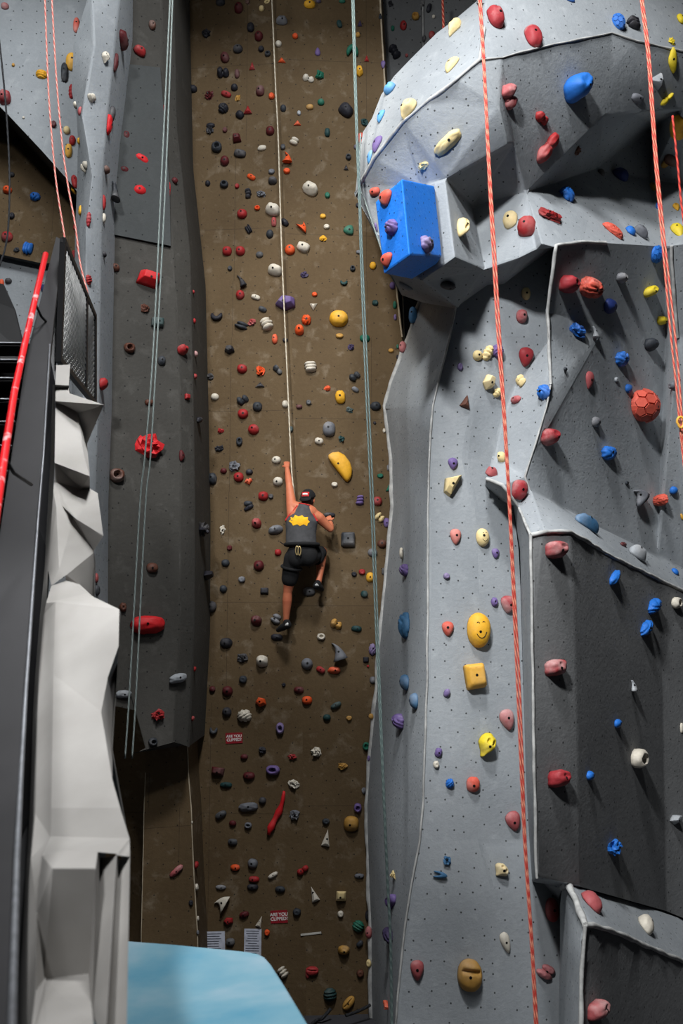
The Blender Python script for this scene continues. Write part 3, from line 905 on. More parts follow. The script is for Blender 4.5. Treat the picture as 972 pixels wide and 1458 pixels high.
def rope(strands, rad, mat, label, name='climbing_rope'):
    S = [smooth_pts([U(*p) for p in s]) for s in strands]
    base = min((s[-1] for s in S), key=lambda p: p.z)
    if len(S) == 1:
        bm = bmesh.new()
        tube(bm, [p - base for p in S[0]], rad, 8)
        o = finish(name, bm, mat, loc=base)
        return tag(o, label, 'rope')
    r = root(name, base, label, 'rope')
    for s in S:
        bm = bmesh.new()
        tube(bm, [p - base for p in s], rad, 8)
        finish('strand', bm, mat, r)
    return r

D = 9.3
rope([[(243, -30, D), (242, 0, D), (230, 250, D), (218, 500, D), (206, 651, D), (199, 720, D), (184.5, 980, D), (178, 1080, D)],
      [(246, -30, D), (245.5, 0, D), (236, 250, D), (223, 500, D), (214, 651, D), (207, 720, D), (194, 980, D), (188, 1080, D)]],
     0.0085, M['rope_grey'], 'pale grey doubled rope hanging in front of the grey wall beside the stair')
D = 9.4
rope([[(63, -30, D), (64, 0, D), (68, 107, D), (72, 174, D), (80, 260, D), (92, 338, D), (100, 400, D)],
      [(73, -30, D), (74, 0, D), (80, 107, D), (88, 200, D), (96, 260, D), (107, 320, D), (114, 374, D), (124, 415, D), (131, 450, D)]],
     0.009, M['rope_pink'], 'pink doubled rope running down behind the wire mesh guard')
rope([[(-6, 30, 9.8), (0, 67, 9.8), (9, 160, 9.8), (13.5, 250, 9.8), (12, 320, 9.8), (7, 355, 9.8), (0, 376, 9.8), (-12, 420, 9.8)]], 0.010, M['rope_black'], 'thin black rope bowing across the bay behind the stair')
rope([[(386, -30, 12.28), (387, 0, 12.28), (392, 120, 12.28), (396, 200, 12.28), (401, 360, 12.28), (409, 540, 12.25), (414, 651, 12.2), (417, 690, 12.17), (424, 735, 12.26), (430, 772, 12.2)]],
     0.0085, M['rope_white'], 'off-white rope rising from the climber to the top of the brown wall')
D = 9.4
rope([[(500, -30, D), (501, 0, D), (506.5, 180, D), (511, 291, D), (513, 360, D), (520, 540, D), (528, 720, D), (535, 900, D), (543, 1080, D), (551, 1260, D), (555, 1338, D), (557, 1480, D)],
      [(502.5, -30, D), (503.5, 0, D), (508.5, 180, D), (513, 291, D), (515.5, 360, D), (523.5, 540, D), (531.5, 720, D), (538, 900, D), (545, 1080, D), (552.5, 1260, D), (556.5, 1338, D), (559, 1480, D)]],
     0.0085, M['rope_teal'], 'grey-green doubled rope hanging between the brown wall and the tower')
rope([[(513, 190, 9.75), (512, 262, 9.6), (520, 288, 9.6), (537, 338, 9.45), (545, 362, 9.2)]], 0.008, M['rope_grey'], 'thin pale rope slanting down to the blue volume from the crest of the bulge')
rope([[(570, 372, 12.85), (573, 420, 12.82), (576, 520, 12.8), (580, 640, 12.8)]], 0.009, M['rope_white'], 'thin pale rope dropping behind the tower edge below the blue volume')
D = 6.0
s1 = [(682, -30), (683, 0), (689, 99), (696, 240), (703, 360), (710, 480), (718, 600), (725, 720), (731, 840), (737, 960), (742, 1080), (747, 1200), (757, 1348), (763, 1458), (766, 1510)]
rope([[(x - 1.3 + 0.5 * math.sin(y / 90.0), y, D) for x, y in s1], [(x + 1.5 - 0.5 * math.sin(y / 90.0), y, D + 0.004) for x, y in s1]], 0.0068, M['rope_red'], 'orange-red doubled rope hanging the full height of the tower, without a carabiner')
s2 = [(911, -30), (912, 0), (921, 74), (927, 157), (933, 240), (944, 360), (955, 480), (962, 545), (967, 600), (973, 660), (984, 760), (1006, 1000), (1030, 1300), (1050, 1560)]
s3 = [(913.5, -30), (915, 0), (924, 74), (930, 157), (936, 240), (948, 360), (961, 480), (967, 545), (970.5, 600), (974.5, 660), (986, 760), (1008, 1000), (1032, 1300), (1052, 1560)]
rope([[(x, y, D) for x, y in s2], [(x, y, D + .004) for x, y in s3]], 0.0068, M['rope_red'], 'orange-red doubled rope with a yellow carabiner, near the edge of the tower')
rope([[(629, -30, 12.3), (630, 0, 12.3), (632, 60, 12.3), (636, 140, 12.3)]], 0.017, M['rope_red'], 'short visible stretch of red rope behind the crest of the bulge')
rope([[(957, 165, 7.5), (965, 240, 7.5), (969, 284, 7.5), (975, 330, 7.5), (984, 400, 7.5), (1010, 700, 7.5), (1040, 1100, 7.5)]], 0.009, M['rope_dark_red'], 'thin dark red rope leaving the frame under the bulge')
# carabiner on the outer rope
cb = U(968, 602, 5.985)
bm = bmesh.new()
tube(bm, [Vector((0.02 * math.cos(t) * (1.15 if math.sin(t) > 0 else 0.9), -0.012, 0.034 * math.sin(t))) for t in [2 * PI * i / 20 for i in range(20)]], 0.007, 8, closed=True)
car = finish('carabiner', bm, HM['Y'], loc=cb)
tag(car, 'yellow carabiner clipped on the outer orange-red rope', 'carabiner')
bm = bmesh.new(); capsule(bm, Vector((0.021, -0.014, -0.014)), 0.009, Vector((0.021, -0.014, 0.014)), 0.009, 10)
finish('gate_sleeve', bm, HM['o'], car)

# slack straps on the floor at the foot of the brown wall
def strap(pts, rad, label):
    P = smooth_pts([Vector(p) for p in pts])
    bm = bmesh.new(); b = P[0]
    tube(bm, [p - b for p in P], rad, 6)
    tag(finish('anchor_strap', bm, M['rope_black'], loc=b), label, 'strap')
def UF(px, py, z=0.03): return UZ(px, py, z)
a = U(471, 1436, 12.3); b = UF(446, 1456)
strap([a, (a + b) / 2 + Vector((0, 0, -.03)), b, b + Vector((-.3, -.8, 0))], 0.02, 'black strap slanting to the floor beside the blue block')
a = U(492, 1446, 12.1); b = U(527, 1431, 12.3)
strap([a, (a + b) / 2 + Vector((0, 0, -.01)), b], 0.018, 'black strap rising to the foot of the tower')

# ------------------------------------------------------------------ signs and notices on the brown wall
DG = bpy.context.evaluated_depsgraph_get()
def text_mesh(body, size, mat, parent, loc, name='lettering'):
    cu = bpy.data.curves.new(name, 'FONT')
    cu.body = body; cu.size = size; cu.align_x = 'CENTER'; cu.align_y = 'CENTER'
    cu.extrude = 0.0015; cu.offset = size * 0.022; cu.space_line = 0.95; cu.space_character = 0.98
    o = bpy.data.objects.new(name, cu)
    COL.objects.link(o)
    bpy.context.view_layer.update()
    me = bpy.data.meshes.new_from_object(o.evaluated_get(bpy.context.evaluated_depsgraph_get()))
    bpy.data.objects.remove(o)
    me.materials.clear(); me.materials.append(mat)
    n = bpy.data.objects.new(name, me)
    COL.objects.link(n)
    n.parent = parent
    n.location = loc
    return n

def flat_on_back(x0, y0, x1, y1, name, mat, label, cat, rot=0.0):
    cx, cy = (x0 + x1) / 2, (y0 + y1) / 2
    t, hit, nrm = None, None, None
    d = ray(cx, cy).normalized()
    me = BACK
    ok, hit, nrm, _ = BACK.ray_cast(EYE, d)
    z = nrm if nrm.y < 0 else -nrm
    up = (Vector((0, 0, 1)) - z * z.z).normalized()
    x = up.cross(z)
    s = (hit - EYE).length / F * 1.0
    W_, H_ = (x1 - x0) * s, (y1 - y0) * s
    bm = bmesh.new()
    box(bm, Vector((0, 0, 0.002)), Vector((W_ / 2, 0, 0)), Vector((0, H_ / 2, 0)), Vector((0, 0, 0.002)))
    o = finish(name, bm, mat)
    m = Matrix((x, up, z)).transposed().to_4x4()
    m.translation = hit + z * 0.004
    o.matrix_world = m @ Matrix.Rotation(rot, 4, 'Z')
    tag(o, label, cat)
    return o, W_, H_

for (x0, y0, x1, y1, rot, lab) in ((321.5, 1043.5, 345, 1058, R(3), 'small red ARE YOU CLIPPED? sign high beside the pale round holds'),
                                   (386, 1297, 408.5, 1313, R(4), 'small red ARE YOU CLIPPED? sign low above the blue block')):
    o, W_, H_ = flat_on_back(x0, y0, x1, y1, 'safety_sign', M['sign_red'], lab, 'sign', rot)
    o['group'] = 'clip-in warning signs'
    text_mesh('ARE YOU\nCLIPPED?', H_ * 0.36, M['white_ink'], o, (0, H_ * 0.0, 0.0052))
for (x0, y0, x1, y1, rot, lab) in ((289, 1329, 319, 1366, R(2), 'printed white notice sheet half hidden behind the blue block'),
                                   (348.5, 1325, 371, 1362, R(0), 'printed white notice sheet taped above the block corner')):
    o, W_, H_ = flat_on_back(x0, y0, x1, y1, 'notice_sheet', M['paper'], lab, 'notice', rot)
    bm = bmesh.new()
    rng = random.Random(int(x0))
    for k in range(11):
        y = H_ * (0.42 - k * 0.082)
        L = W_ * rng.uniform(0.25, 0.4)
        box(bm, Vector((W_ * -0.02, y, 0.0045)), Vector((L, 0, 0)), Vector((0, H_ * .012, 0)), Vector((0, 0, 0.0004)))
    finish('print_lines', bm, M['grey_ink'], o)
o, _, _ = flat_on_back(429, 1328, 456, 1330.5, 'tape_strip', M['tape'], 'short strip of white tape low on the brown wall', 'tape', R(5))
# ------------------------------------------------------------------ the climber
def J(px, py, Y): return U(px, py, Y)
PB = J(428, 790, 12.05)
man = root('person', J(400, 905, 12.3), 'person in a charcoal tank top, black shorts and backwards cap climbing the brown wall', 'person')
ML = man.location.copy()
j = dict(pel=J(430, 789, 12.05), wai=J(428, 768, 12.02), che=J(429, 742, 12.0), upb=J(433, 727, 12.02), nek=J(436, 719, 12.05), hed=J(438.5, 711.5, 12.07),
         ls=J(415, 720, 12.05), le=J(411.5, 690, 12.17), lw=J(408.5, 666, 12.32), lh=J(408, 657.5, 12.38),
         rs=J(454, 737, 12.04), re=J(470, 753, 12.12), rw=J(470, 742.5, 12.3), rh=J(466.5, 735.5, 12.37),
         lhip=J(417, 795, 12.06), lk=J(409.5, 842, 12.17), la=J(407, 884, 12.26), lheel=J(410, 890, 12.2), lt=J(396, 897, 12.36),
         rhip=J(440, 794, 12.08), rk=J(459, 785, 12.36), ra=J(453.5, 829, 12.24), rheel=J(450, 834, 12.17), rt=J(458, 839, 12.36))
j = {k: v - ML for k, v in j.items()}
ID3 = Matrix.Identity(3)
bm = bmesh.new()
# trunk
ellipsoid(bm, j['pel'], 0.165, 0.115, 0.13)
ellipsoid(bm, j['wai'], 0.145, 0.10, 0.17)
ellipsoid(bm, j['che'], 0.175, 0.115, 0.17)
ellipsoid(bm, j['upb'] + Vector((0.0, 0.0, -0.02)), 0.165, 0.10, 0.10)
capsule(bm, j['ls'].lerp(j['upb'], 0.15), 0.07, j['upb'], 0.085)
capsule(bm, j['rs'].lerp(j['upb'], 0.15), 0.07, j['upb'], 0.085)
capsule(bm, j['ls'], 0.066, j['che'] + Vector((-0.10, 0, 0.0)), 0.075)
capsule(bm, j['upb'], 0.064, j['hed'] + Vector((0, 0, -0.03)), 0.056)
# head with jaw, nose and ears, looking at the wall and to the right
hd = Matrix.Rotation(R(-18), 3, 'Z')
def H(x, y, z): return j['hed'] + hd @ Vector((x, y, z))
ellipsoid(bm, H(0, 0, 0.02), 0.076, 0.095, 0.10, hd)
ellipsoid(bm, H(0, 0.03, -0.05), 0.058, 0.066, 0.065, hd)
capsule(bm, H(0, 0.09, 0.0), 0.012, H(0, 0.108, -0.03), 0.016)
ellipsoid(bm, H(0, 0.088, -0.06), 0.026, 0.012, 0.011, hd)
for s in (-1, 1):
    ellipsoid(bm, H(s * 0.078, -0.005, -0.012), 0.010, 0.020, 0.032, hd)
    ellipsoid(bm, H(s * 0.03, 0.084, 0.012), 0.014, 0.012, 0.010, hd)
# limbs
def limb(a, ra, b, rb, bulge=None, t=0.35):
    if bulge:
        m = a.lerp(b, t)
        capsule(bm, a, ra, m, bulge); capsule(bm, m, bulge, b, rb)
    else:
        capsule(bm, a, ra, b, rb)
limb(j['ls'], 0.066, j['le'], 0.043, 0.056, 0.45)
limb(j['le'], 0.043, j['lw'], 0.028, 0.044, 0.3)
limb(j['rs'], 0.066, j['re'], 0.044, 0.056, 0.45)
limb(j['re'], 0.044, j['rw'], 0.029, 0.044, 0.35)
limb(j['lhip'], 0.095, j['lk'], 0.056, 0.082, 0.45)
limb(j['lk'], 0.054, j['la'], 0.035, 0.060, 0.3)
limb(j['rhip'], 0.095, j['rk'], 0.058, 0.082, 0.45)
limb(j['rk'], 0.054, j['ra'], 0.035, 0.058, 0.32)
for a, h, t in (('la', 'lheel', 'lt'), ('ra', 'rheel', 'rt')):
    capsule(bm, j[a], 0.035, j[h], 0.034); capsule(bm, j[h], 0.034, j[t], 0.028)
# hands: palm, four unequal bent fingers and a thumb
def hand(wr, hp, side):
    d = (hp - wr).normalized()
    n = Vector((0, 1, 0)); n = (n - d * n.dot(d)).normalized()      # towards the wall
    x = d.cross(n).normalized() * side                               # towards the thumb
    palm = wr + d * 0.05
    for k in range(4):
        o = (k - 1.5) * -0.019
        capsule(bm, wr + x * o * 0.5, 0.017, palm + x * o + d * 0.03, 0.0125, 10)
        ln = (0.9, 1.0, 0.94, 0.74)[k]
        k0 = palm + x * o * 1.08 + d * 0.035
        k1 = k0 + d * 0.034 * ln + n * 0.014
        k2 = k1 + (d * 0.35 + n) .normalized() * 0.028 * ln
        k3 = k2 + (n - d * 0.45).normalized() * 0.022 * ln
        capsule(bm, k0, 0.0095, k1, 0.009, 10); capsule(bm, k1, 0.009, k2, 0.0085, 10); capsule(bm, k2, 0.0085, k3, 0.0075, 10)
    t0 = wr + d * 0.022 + x * 0.026
    t1 = t0 + (x * 0.8 + d * 0.6 + n * 0.3).normalized() * 0.038
    t2 = t1 + (d + n * 0.8).normalized() * 0.030
    capsule(bm, wr + d * 0.012 + x * 0.012, 0.017, t0, 0.0135, 10); capsule(bm, t0, 0.012, t1, 0.011, 10); capsule(bm, t1, 0.0105, t2, 0.009, 10)
hand(j['lw'], j['lh'], 1)
hand(j['rw'], j['rh'], -1)
body = finish('body', bm, M['skin'], man, smooth=True)
bake(body, [('REMESH', dict(mode='VOXEL', voxel_size=0.0065, use_smooth_shade=True)), ('SMOOTH', dict(factor=0.5, iterations=3))])
for p in body.data.polygons: p.use_smooth = True

def cloth(name, mat, build, voxel=0.010, it=6, parent=None):
    global bm
    bm = bmesh.new()
    build()
    o = finish(name, bm, mat, parent or man, smooth=True)
    bake(o, [('REMESH', dict(mode='VOXEL', voxel_size=voxel, use_smooth_shade=True)), ('SMOOTH', dict(factor=0.5, iterations=it))])
    for p in o.data.polygons: p.use_smooth = True
    return o

# tank top: stacked rings narrowing to the straps so that both shoulders stay bare
def ring_loft(bm, rows, seg=28):
    rings = []
    for c, rx, ry, tilt in rows:
        rings.append([bm.verts.new(c + Vector((rx * math.cos(2 * PI * k / seg), ry * math.sin(2 * PI * k / seg), tilt * math.cos(2 * PI * k / seg)))) for k in range(seg)])
    for a, b in zip(rings, rings[1:]):
        for k in range(seg): bm.faces.new((a[k], a[(k + 1) % seg], b[(k + 1) % seg], b[k]))
    bm.faces.new(rings[0][::-1]); bm.faces.new(rings[-1])
def lp(a, b, t): return j[a].lerp(j[b], t)
def mk_shirt():
    V3 = Vector
    ring_loft(bm, [(j['wai'] + V3((0.003, 0, -0.085)), 0.192, 0.135, 0.0), (j['wai'] + V3((0.004, 0, -0.03)), 0.186, 0.135, 0.0),
                   (lp('wai', 'che', .35), 0.184, 0.134, 0), (lp('wai', 'che', .7), 0.192, 0.136, -0.005), (j['che'] + V3((0.004, 0, 0.0)), 0.196, 0.138, -0.012),
                   (lp('che', 'upb', .35) + V3((0.002, 0, 0.0)), 0.168, 0.134, -0.02), (lp('che', 'upb', .7), 0.132, 0.128, -0.02), (j['upb'] + V3((0.004, 0, 0.02)), 0.102, 0.116, -0.022),
                   (j['upb'] + V3((0.006, 0.0, 0.066)), 0.078, 0.094, -0.02)])
def sm():
    mk_shirt()
shirt = cloth('tank_top', M['shirt'], sm, 0.012, 3)
shirt['label'] = 'charcoal sleeveless top with a yellow print and red binding'
# red binding along both armholes, following the cloth
sb = BVHTree.FromObject(shirt, bpy.context.evaluated_depsgraph_get())
def on_cloth(p, off=0.004):
    q, n, _, _ = sb.find_nearest(p)
    return q + n * off
for s in (-1, 1):
    pts = []
    for t in [i / 14 for i in range(15)]:
        rx = 0.190 + (0.086 - 0.190) * min(1, t * 1.0)
        c = j['che'].lerp(j['upb'] + Vector((0, 0, 0.06)), t)
        pts.append(on_cloth(c + Vector((s * (rx + 0.03), -0.045 - 0.03 * t, -s * 0.02 * t))))
    bm = bmesh.new(); tube(bm, pts, 0.011, 8)
    finish('binding', bm, M['trim_red'], shirt)
bm = bmesh.new()
tube(bm, [on_cloth(j['upb'] + Vector((0.006 + 0.075 * math.cos(a), 0.09 * math.sin(a), 0.075 - .016 * math.cos(a)))) for a in [2 * PI * i / 24 for i in range(24)]], 0.009, 8, closed=True)
finish('collar', bm, M['trim_red'], shirt)
# plain yellow patch of print across the shoulder blades
bm = bmesh.new()
pat = [(411, 742), (414, 739.5), (413.5, 736), (418, 736.5), (420, 733), (425, 735.5), (430, 733.5), (433, 736.5), (438.5, 736), (438, 740), (441, 743), (438, 745.5), (437, 749), (432, 746.5), (427, 749), (423, 746.5), (417, 748.5), (415, 745)]
pv = []
for px, py in pat:
    hit, n, _, _ = sb.ray_cast(EYE - ML, ray(px, py).normalized())
    pv.append((hit if hit else j['che']) + Vector((0, -0.004, 0)))
c = sum(pv, Vector()) / len(pv)
hit, n, _, _ = sb.ray_cast(EYE - ML, (c - (EYE - ML)).normalized())
cv = bm.verts.new(hit + Vector((0, -0.005, 0)))
inner = []
for p in pv:
    m = p.lerp(c, 0.5)
    h2, n, _, _ = sb.ray_cast(EYE - ML, (m - (EYE - ML)).normalized())
    inner.append(bm.verts.new((h2 or m) + Vector((0, -0.005, 0))))
outer = [bm.verts.new(p) for p in pv]
for i in range(len(pv)):
    k = (i + 1) % len(pv)
    bm.faces.new((outer[i], outer[k], inner[k], inner[i])); bm.faces.new((inner[i], inner[k], cv))
finish('print_patch', bm, M['print'], shirt, smooth=True)

def mk_shorts():
    ellipsoid(bm, j['pel'] + Vector((0, -0.005, 0.0)), 0.19, 0.142, 0.15)
    ellipsoid(bm, j['pel'] + Vector((-0.07, -0.05, -0.05)), 0.105, 0.10, 0.12)
    ellipsoid(bm, j['pel'] + Vector((0.08, -0.05, -0.03)), 0.105, 0.10, 0.12)
    capsule(bm, j['lhip'], 0.112, lp('lhip', 'lk', 0.62), 0.102)
    capsule(bm, j['rhip'], 0.112, lp('rhip', 'rk', 0.78), 0.090)
shorts = cloth('shorts', M['black_cloth'], mk_shorts, 0.011, 4)

# harness: belt, leg loops and gear
hr_ = bpy.data.objects.new('harness', None); COL.objects.link(hr_); hr_.parent = man
bm = bmesh.new()
tube(bm, [j['pel'] + Vector((-0.004 + 0.198 * math.cos(a), -0.004 + 0.152 * math.sin(a), 0.115)) for a in [2 * PI * i / 36 for i in range(36)]], 0.024, 10, closed=True)
finish('belt', bm, M['black_cloth'], hr_)
for h, k, rr, t in (('lhip', 'lk', 0.118, 0.28), ('rhip', 'rk', 0.112, 0.42)):
    c = lp(h, k, t); d = (j[k] - j[h]).normalized(); x, y = frame(d)
    bm = bmesh.new()
    tube(bm, [c + (x * math.cos(a) + y * math.sin(a)) * rr for a in [2 * PI * i / 28 for i in range(28)]], 0.018, 8, closed=True)
    finish('leg_loop', bm, M['black_cloth'], hr_)
cg = j['pel'] + Vector((-0.055, -0.175, 0.03))
for k, dx in enumerate((0.0, 0.03)):
    bm = bmesh.new()
    tube(bm, [cg + Vector((dx + 0.017 * math.cos(a), -0.01 * k, 0.052 * math.sin(a) - 0.006 * k)) for a in [2 * PI * i / 18 for i in range(18)]], 0.0075, 8, closed=True)
    finish('snap_link', bm, M['brass'], hr_)
bm = bmesh.new()
tube(bm, [cg + Vector((0.015, 0.02, 0.085)), cg + Vector((0.015, -0.005, 0.05))], 0.008, 8)
finish('gear_loop', bm, M['black_cloth'], hr_)
bm = bmesh.new()
tube(bm, smooth_pts([j['pel'] + Vector((-0.2, 0, .115)), j['pel'] + Vector((-0.235, -0.01, .125)), j['pel'] + Vector((-0.27, -0.01, .15))]), 0.006, 6)
finish('strap_end', bm, M['black_cloth'], hr_)

# cap worn backwards, hair below it
def mk_hair():
    ellipsoid(bm, H(0, -0.016, 0.0), 0.081, 0.088, 0.088, hd)
hair = cloth('hair', M['hair'], mk_hair, 0.008, 2)
bm = bmesh.new()
m = Matrix.Translation(H(0, -0.004, 0.028)) @ hd.to_4x4() @ Matrix.Rotation(R(20), 4, 'X') @ Matrix.Diagonal((0.093, 0.112, 0.105, 1))
bmesh.ops.create_uvsphere(bm, u_segments=28, v_segments=18, radius=1.0, matrix=m)
bmesh.ops.delete(bm, geom=[v for v in bm.verts if (m.inverted() @ v.co).z < -0.06], context='VERTS')
cap = finish('cap', bm, M['black_cloth'], man, smooth=True)
bake(cap, [('SOLIDIFY', dict(thickness=0.005))])
bm = bmesh.new()
bl = []
for i in range(13):
    a = R(-60 + 10 * i)
    bl.append(Vector((math.sin(a) * 0.085, -0.085 - math.cos(a) * 0.055, -0.03 - 0.03 * math.cos(a))))
inn = [Vector((math.sin(R(-60 + 10 * i)) * 0.085, -0.06 - math.cos(R(-60 + 10 * i)) * 0.035, 0.0)) for i in range(13)]
va = [bm.verts.new(H(*p) + Vector((0, 0, .03))) for p in bl]; vb = [bm.verts.new(H(*p) + Vector((0, 0, .03))) for p in inn]
for i in range(12): bm.faces.new((va[i], va[i + 1], vb[i + 1], vb[i]))
br = finish('brim', bm, M['black_cloth'], cap, smooth=True)
bake(br, [('SOLIDIFY', dict(thickness=0.006))])
for nm, mt, dx, dz, sx, sz in (('patch', M['trim_red'], 0.0, 0.075, 0.045, 0.028), ('patch_lettering', M['white_ink'], 0.0, 0.075, 0.030, 0.010)):
    bm = bmesh.new()
    cbv = BVHTree.FromObject(cap, bpy.context.evaluated_depsgraph_get())
    g = []
    for iy in range(4):
        rw_ = []
        for ix in range(6):
            p = H(dx + sx * (ix / 2.5 - 1), -0.3, dz + sz * (iy / 1.5 - 1))
            h2, n, _, _ = cbv.ray_cast(p, hd @ Vector((0, 1, -0.1)).normalized())
            rw_.append(bm.verts.new((h2 or p) + (n or Vector((0, -1, 0))) * (0.003 if nm == 'patch' else 0.005)))
        g.append(rw_)
    for iy in range(3):
        for ix in range(5): bm.faces.new((g[iy][ix], g[iy][ix + 1], g[iy + 1][ix + 1], g[iy + 1][ix]))
    finish(nm, bm, mt, cap, smooth=True)

# climbing shoes
for a, h, t in (('la', 'lheel', 'lt'), ('ra', 'rheel', 'rt')):
    def mk_shoe():
        capsule(bm, j[a].lerp(j[h], 0.35), 0.044, j[h], 0.043)
        m = j[h].lerp(j[t], 0.55)
        capsule(bm, j[h], 0.043, m + Vector((0, 0, 0.006)), 0.046); capsule(bm, m + Vector((0, 0, 0.006)), 0.046, j[t], 0.030)
    sh = cloth('climbing_shoe', M['black_cloth'], mk_shoe, 0.008, 2)
    bm = bmesh.new()
    d = (j[t] - j[h]).normalized()
    side = d.cross(Vector((0, 0, 1))).normalized()
    c0 = j[h] + d * -0.042 + Vector((0, 0, 0.01))
    shb = BVHTree.FromObject(sh, bpy.context.evaluated_depsgraph_get())
    P = []
    for k in range(9):
        u = k / 8
        p = j[h] + d * (u * 0.11 - 0.03) + Vector((0.0, -0.1, 0.012 + 0.02 * (1 - u)))
        q_, n, _, _ = shb.find_nearest(p); P.append(q_ + n * 0.002)
    tube(bm, P, [0.008, 0.015, 0.019, 0.020, 0.019, 0.017, 0.014, 0.010, 0.006], 10)
    finish('heel_rand', bm, M['white_rubber'], sh, smooth=True)
# wristband
bm = bmesh.new()
c = lp('rw', 're', 0.18); d = (j['re'] - j['rw']).normalized(); x, y = frame(d)
tube(bm, [c + (x * math.cos(a) + y * math.sin(a)) * 0.033 for a in [2 * PI * i / 18 for i in range(18)]], 0.007, 8, closed=True)
finish('wristband', bm, M['black_cloth'], man)
# ------------------------------------------------------------------ climbing holds
TILES = {}
def tile(x, y, s, txt): 
    for ln in txt.replace('\n', ';').split(';'):
        ln = ln.strip()
        if not ln: continue
        p = [a.strip() for a in ln.split(',')]
        HOLDS.append(dict(x=x + float(p[0]) / s, y=y + float(p[1]) / s, w=float(p[2]) / s, h=float(p[3]) / s, c=p[4], s=p[5], r=float(p[6]) if len(p) > 6 else 0.0))
HOLDS = []
S54 = 5.4
tile(240, 0, S54, '''395,10,75,60,N,d;535,55,70,85,m,d;605,10,40,45,w,k;285,250,75,75,N,k;628,205,58,75,N,d;690,272,68,80,m,d;530,370,78,70,N,d;430,437,70,85,m,d,15
710,372,48,50,N,n;760,410,48,45,K,r;415,550,95,85,N,x;525,565,40,70,m,b;640,502,48,65,R,t;185,680,68,60,N,d;310,725,75,75,m,k;440,722,85,45,R,b,-22;503,670,58,58,N,d
528,752,45,50,o,k;700,695,70,80,m,d;790,735,50,52,O,n;418,828,82,80,N,g;605,838,70,70,R,t;545,880,68,60,N,b,-35;320,962,70,40,N,d;715,62,42,50,y,n;755,8,45,30,y,k
870,155,88,65,G,j;843,333,50,52,W,n;870,458,62,46,O,t;880,830,45,55,K,d''')
tile(400, 0, S54, '''220,28,90,65,Y,d;288,8,40,30,q,d;470,8,50,30,E,d;450,182,42,58,t,b,20;605,175,38,50,q,t;108,275,45,45,O,n;590,265,38,42,o,n;282,395,42,65,P,e,180
548,385,95,85,E,c,180;658,445,38,50,R,t;603,548,62,80,Y,w;295,570,70,68,E,k;210,600,92,56,W,x,-15;307,783,55,52,E,d;220,820,58,45,o,d;138,868,32,38,g,n;125,942,58,42,O,t
500,840,118,100,N,b,-40;640,935,60,65,t,k;845,25,42,50,N,k;762,122,28,45,K,k;858,215,28,42,E,n;940,192,55,72,R,d;875,393,80,105,N,s,35;783,495,38,60,P,e;965,425,24,28,R,n''')
tile(240, 180, S54, '''315,25,65,75,N,k;432,25,38,45,m,n;778,30,68,72,m,d;522,90,72,68,m,w;365,155,85,88,K,r;545,205,98,66,N,b,-12;427,262,75,82,m,d;715,165,70,42,W,b,10;878,155,38,48,K,n
50,415,48,45,m,b,-30;300,435,42,48,N,d;425,442,68,62,K,r;633,388,72,42,O,b,-28;525,457,38,42,R,n;790,345,50,42,G,n;797,415,70,60,N,j;610,515,55,75,N,s;710,518,78,55,G,k
680,625,45,42,O,r;797,637,125,98,W,j,-20;562,668,80,78,R,d;808,733,42,75,R,b;890,735,72,50,N,b,-45;612,788,80,48,N,s,-60;775,825,60,70,K,d;447,955,75,75,R,d;550,955,75,75,R,d
910,232,80,90,O,f,0;907,340,52,50,O,n''')
tile(400, 180, S54, '''100,112,68,60,W,s,-20;355,45,45,68,t,b;518,232,45,52,K,r;500,312,38,45,N,t;222,475,125,100,W,j,-30;357,527,42,48,E,n;322,690,48,40,Y,n;350,768,45,42,W,n;325,858,60,45,Y,k
525,797,85,82,E,e,35;170,765,105,60,O,f,-42;68,945,80,82,O,d;170,925,100,82,W,b,-20;575,155,35,40,q,n;588,605,28,38,N,n;600,965,50,34,G,n''')
tile(240, 360, S54, '''697,12,60,50,K,d;815,130,118,90,W,j,-15;470,118,38,42,K,n;555,210,60,105,N,f,25;548,320,70,75,R,d;668,340,75,40,W,b,-20;893,385,158,110,P,w;720,432,70,44,K,b,-25
367,490,95,62,N,c;558,555,62,105,K,x,70;638,532,65,56,R,k;755,545,95,105,W,s,25;815,662,46,80,O,b;895,670,45,36,N,n;465,745,82,68,N,w;562,890,80,75,R,d;705,907,75,82,O,k;835,900,88,52,K,x,-50
320,950,55,55,N,k;115,745,85,82,R,j;192,300,22,32,R,n;200,525,30,42,R,d;212,778,40,48,D,d;207,950,35,42,R,d''')
tile(400, 360, S54, '''180,165,65,52,q,k;550,118,42,48,K,r;482,230,58,40,t,c;258,318,45,38,O,n;250,415,62,58,W,t,180;195,512,76,84,O,g;140,592,70,84,O,j;445,500,148,132,Y,d;450,637,60,42,o,n
538,722,50,50,q,k;645,655,80,62,E,d;706,97,55,62,Y,d;725,383,50,48,t,n;845,750,45,36,o,n;228,875,100,86,W,s,5;565,945,92,70,K,x,45;857,250,45,60,P,d;875,400,30,60,E,b;877,495,24,48,P,b
895,720,20,36,E,n;895,800,22,34,N,n;930,720,60,88,p,d''')
tile(240, 540, S54, '''145,135,42,45,R,q;105,588,78,52,m,e,90;355,135,65,58,W,d;700,40,75,42,N,t;565,155,95,76,K,x,30;680,208,75,78,K,d;568,262,85,80,R,d;650,385,88,84,R,d;895,190,50,58,W,d;400,392,55,42,R,k
542,478,50,72,K,r;385,530,75,52,N,k;240,315,90,52,N,b,12;505,665,95,86,G,k;618,712,60,50,N,d;420,705,55,48,m,d;535,750,82,76,R,d;610,785,65,52,O,k;335,765,70,98,K,b;825,620,75,64,W,d;838,785,80,72,W,d
725,897,80,74,R,d;785,900,40,42,N,n;610,955,70,44,K,b;938,383,40,48,t,n''')
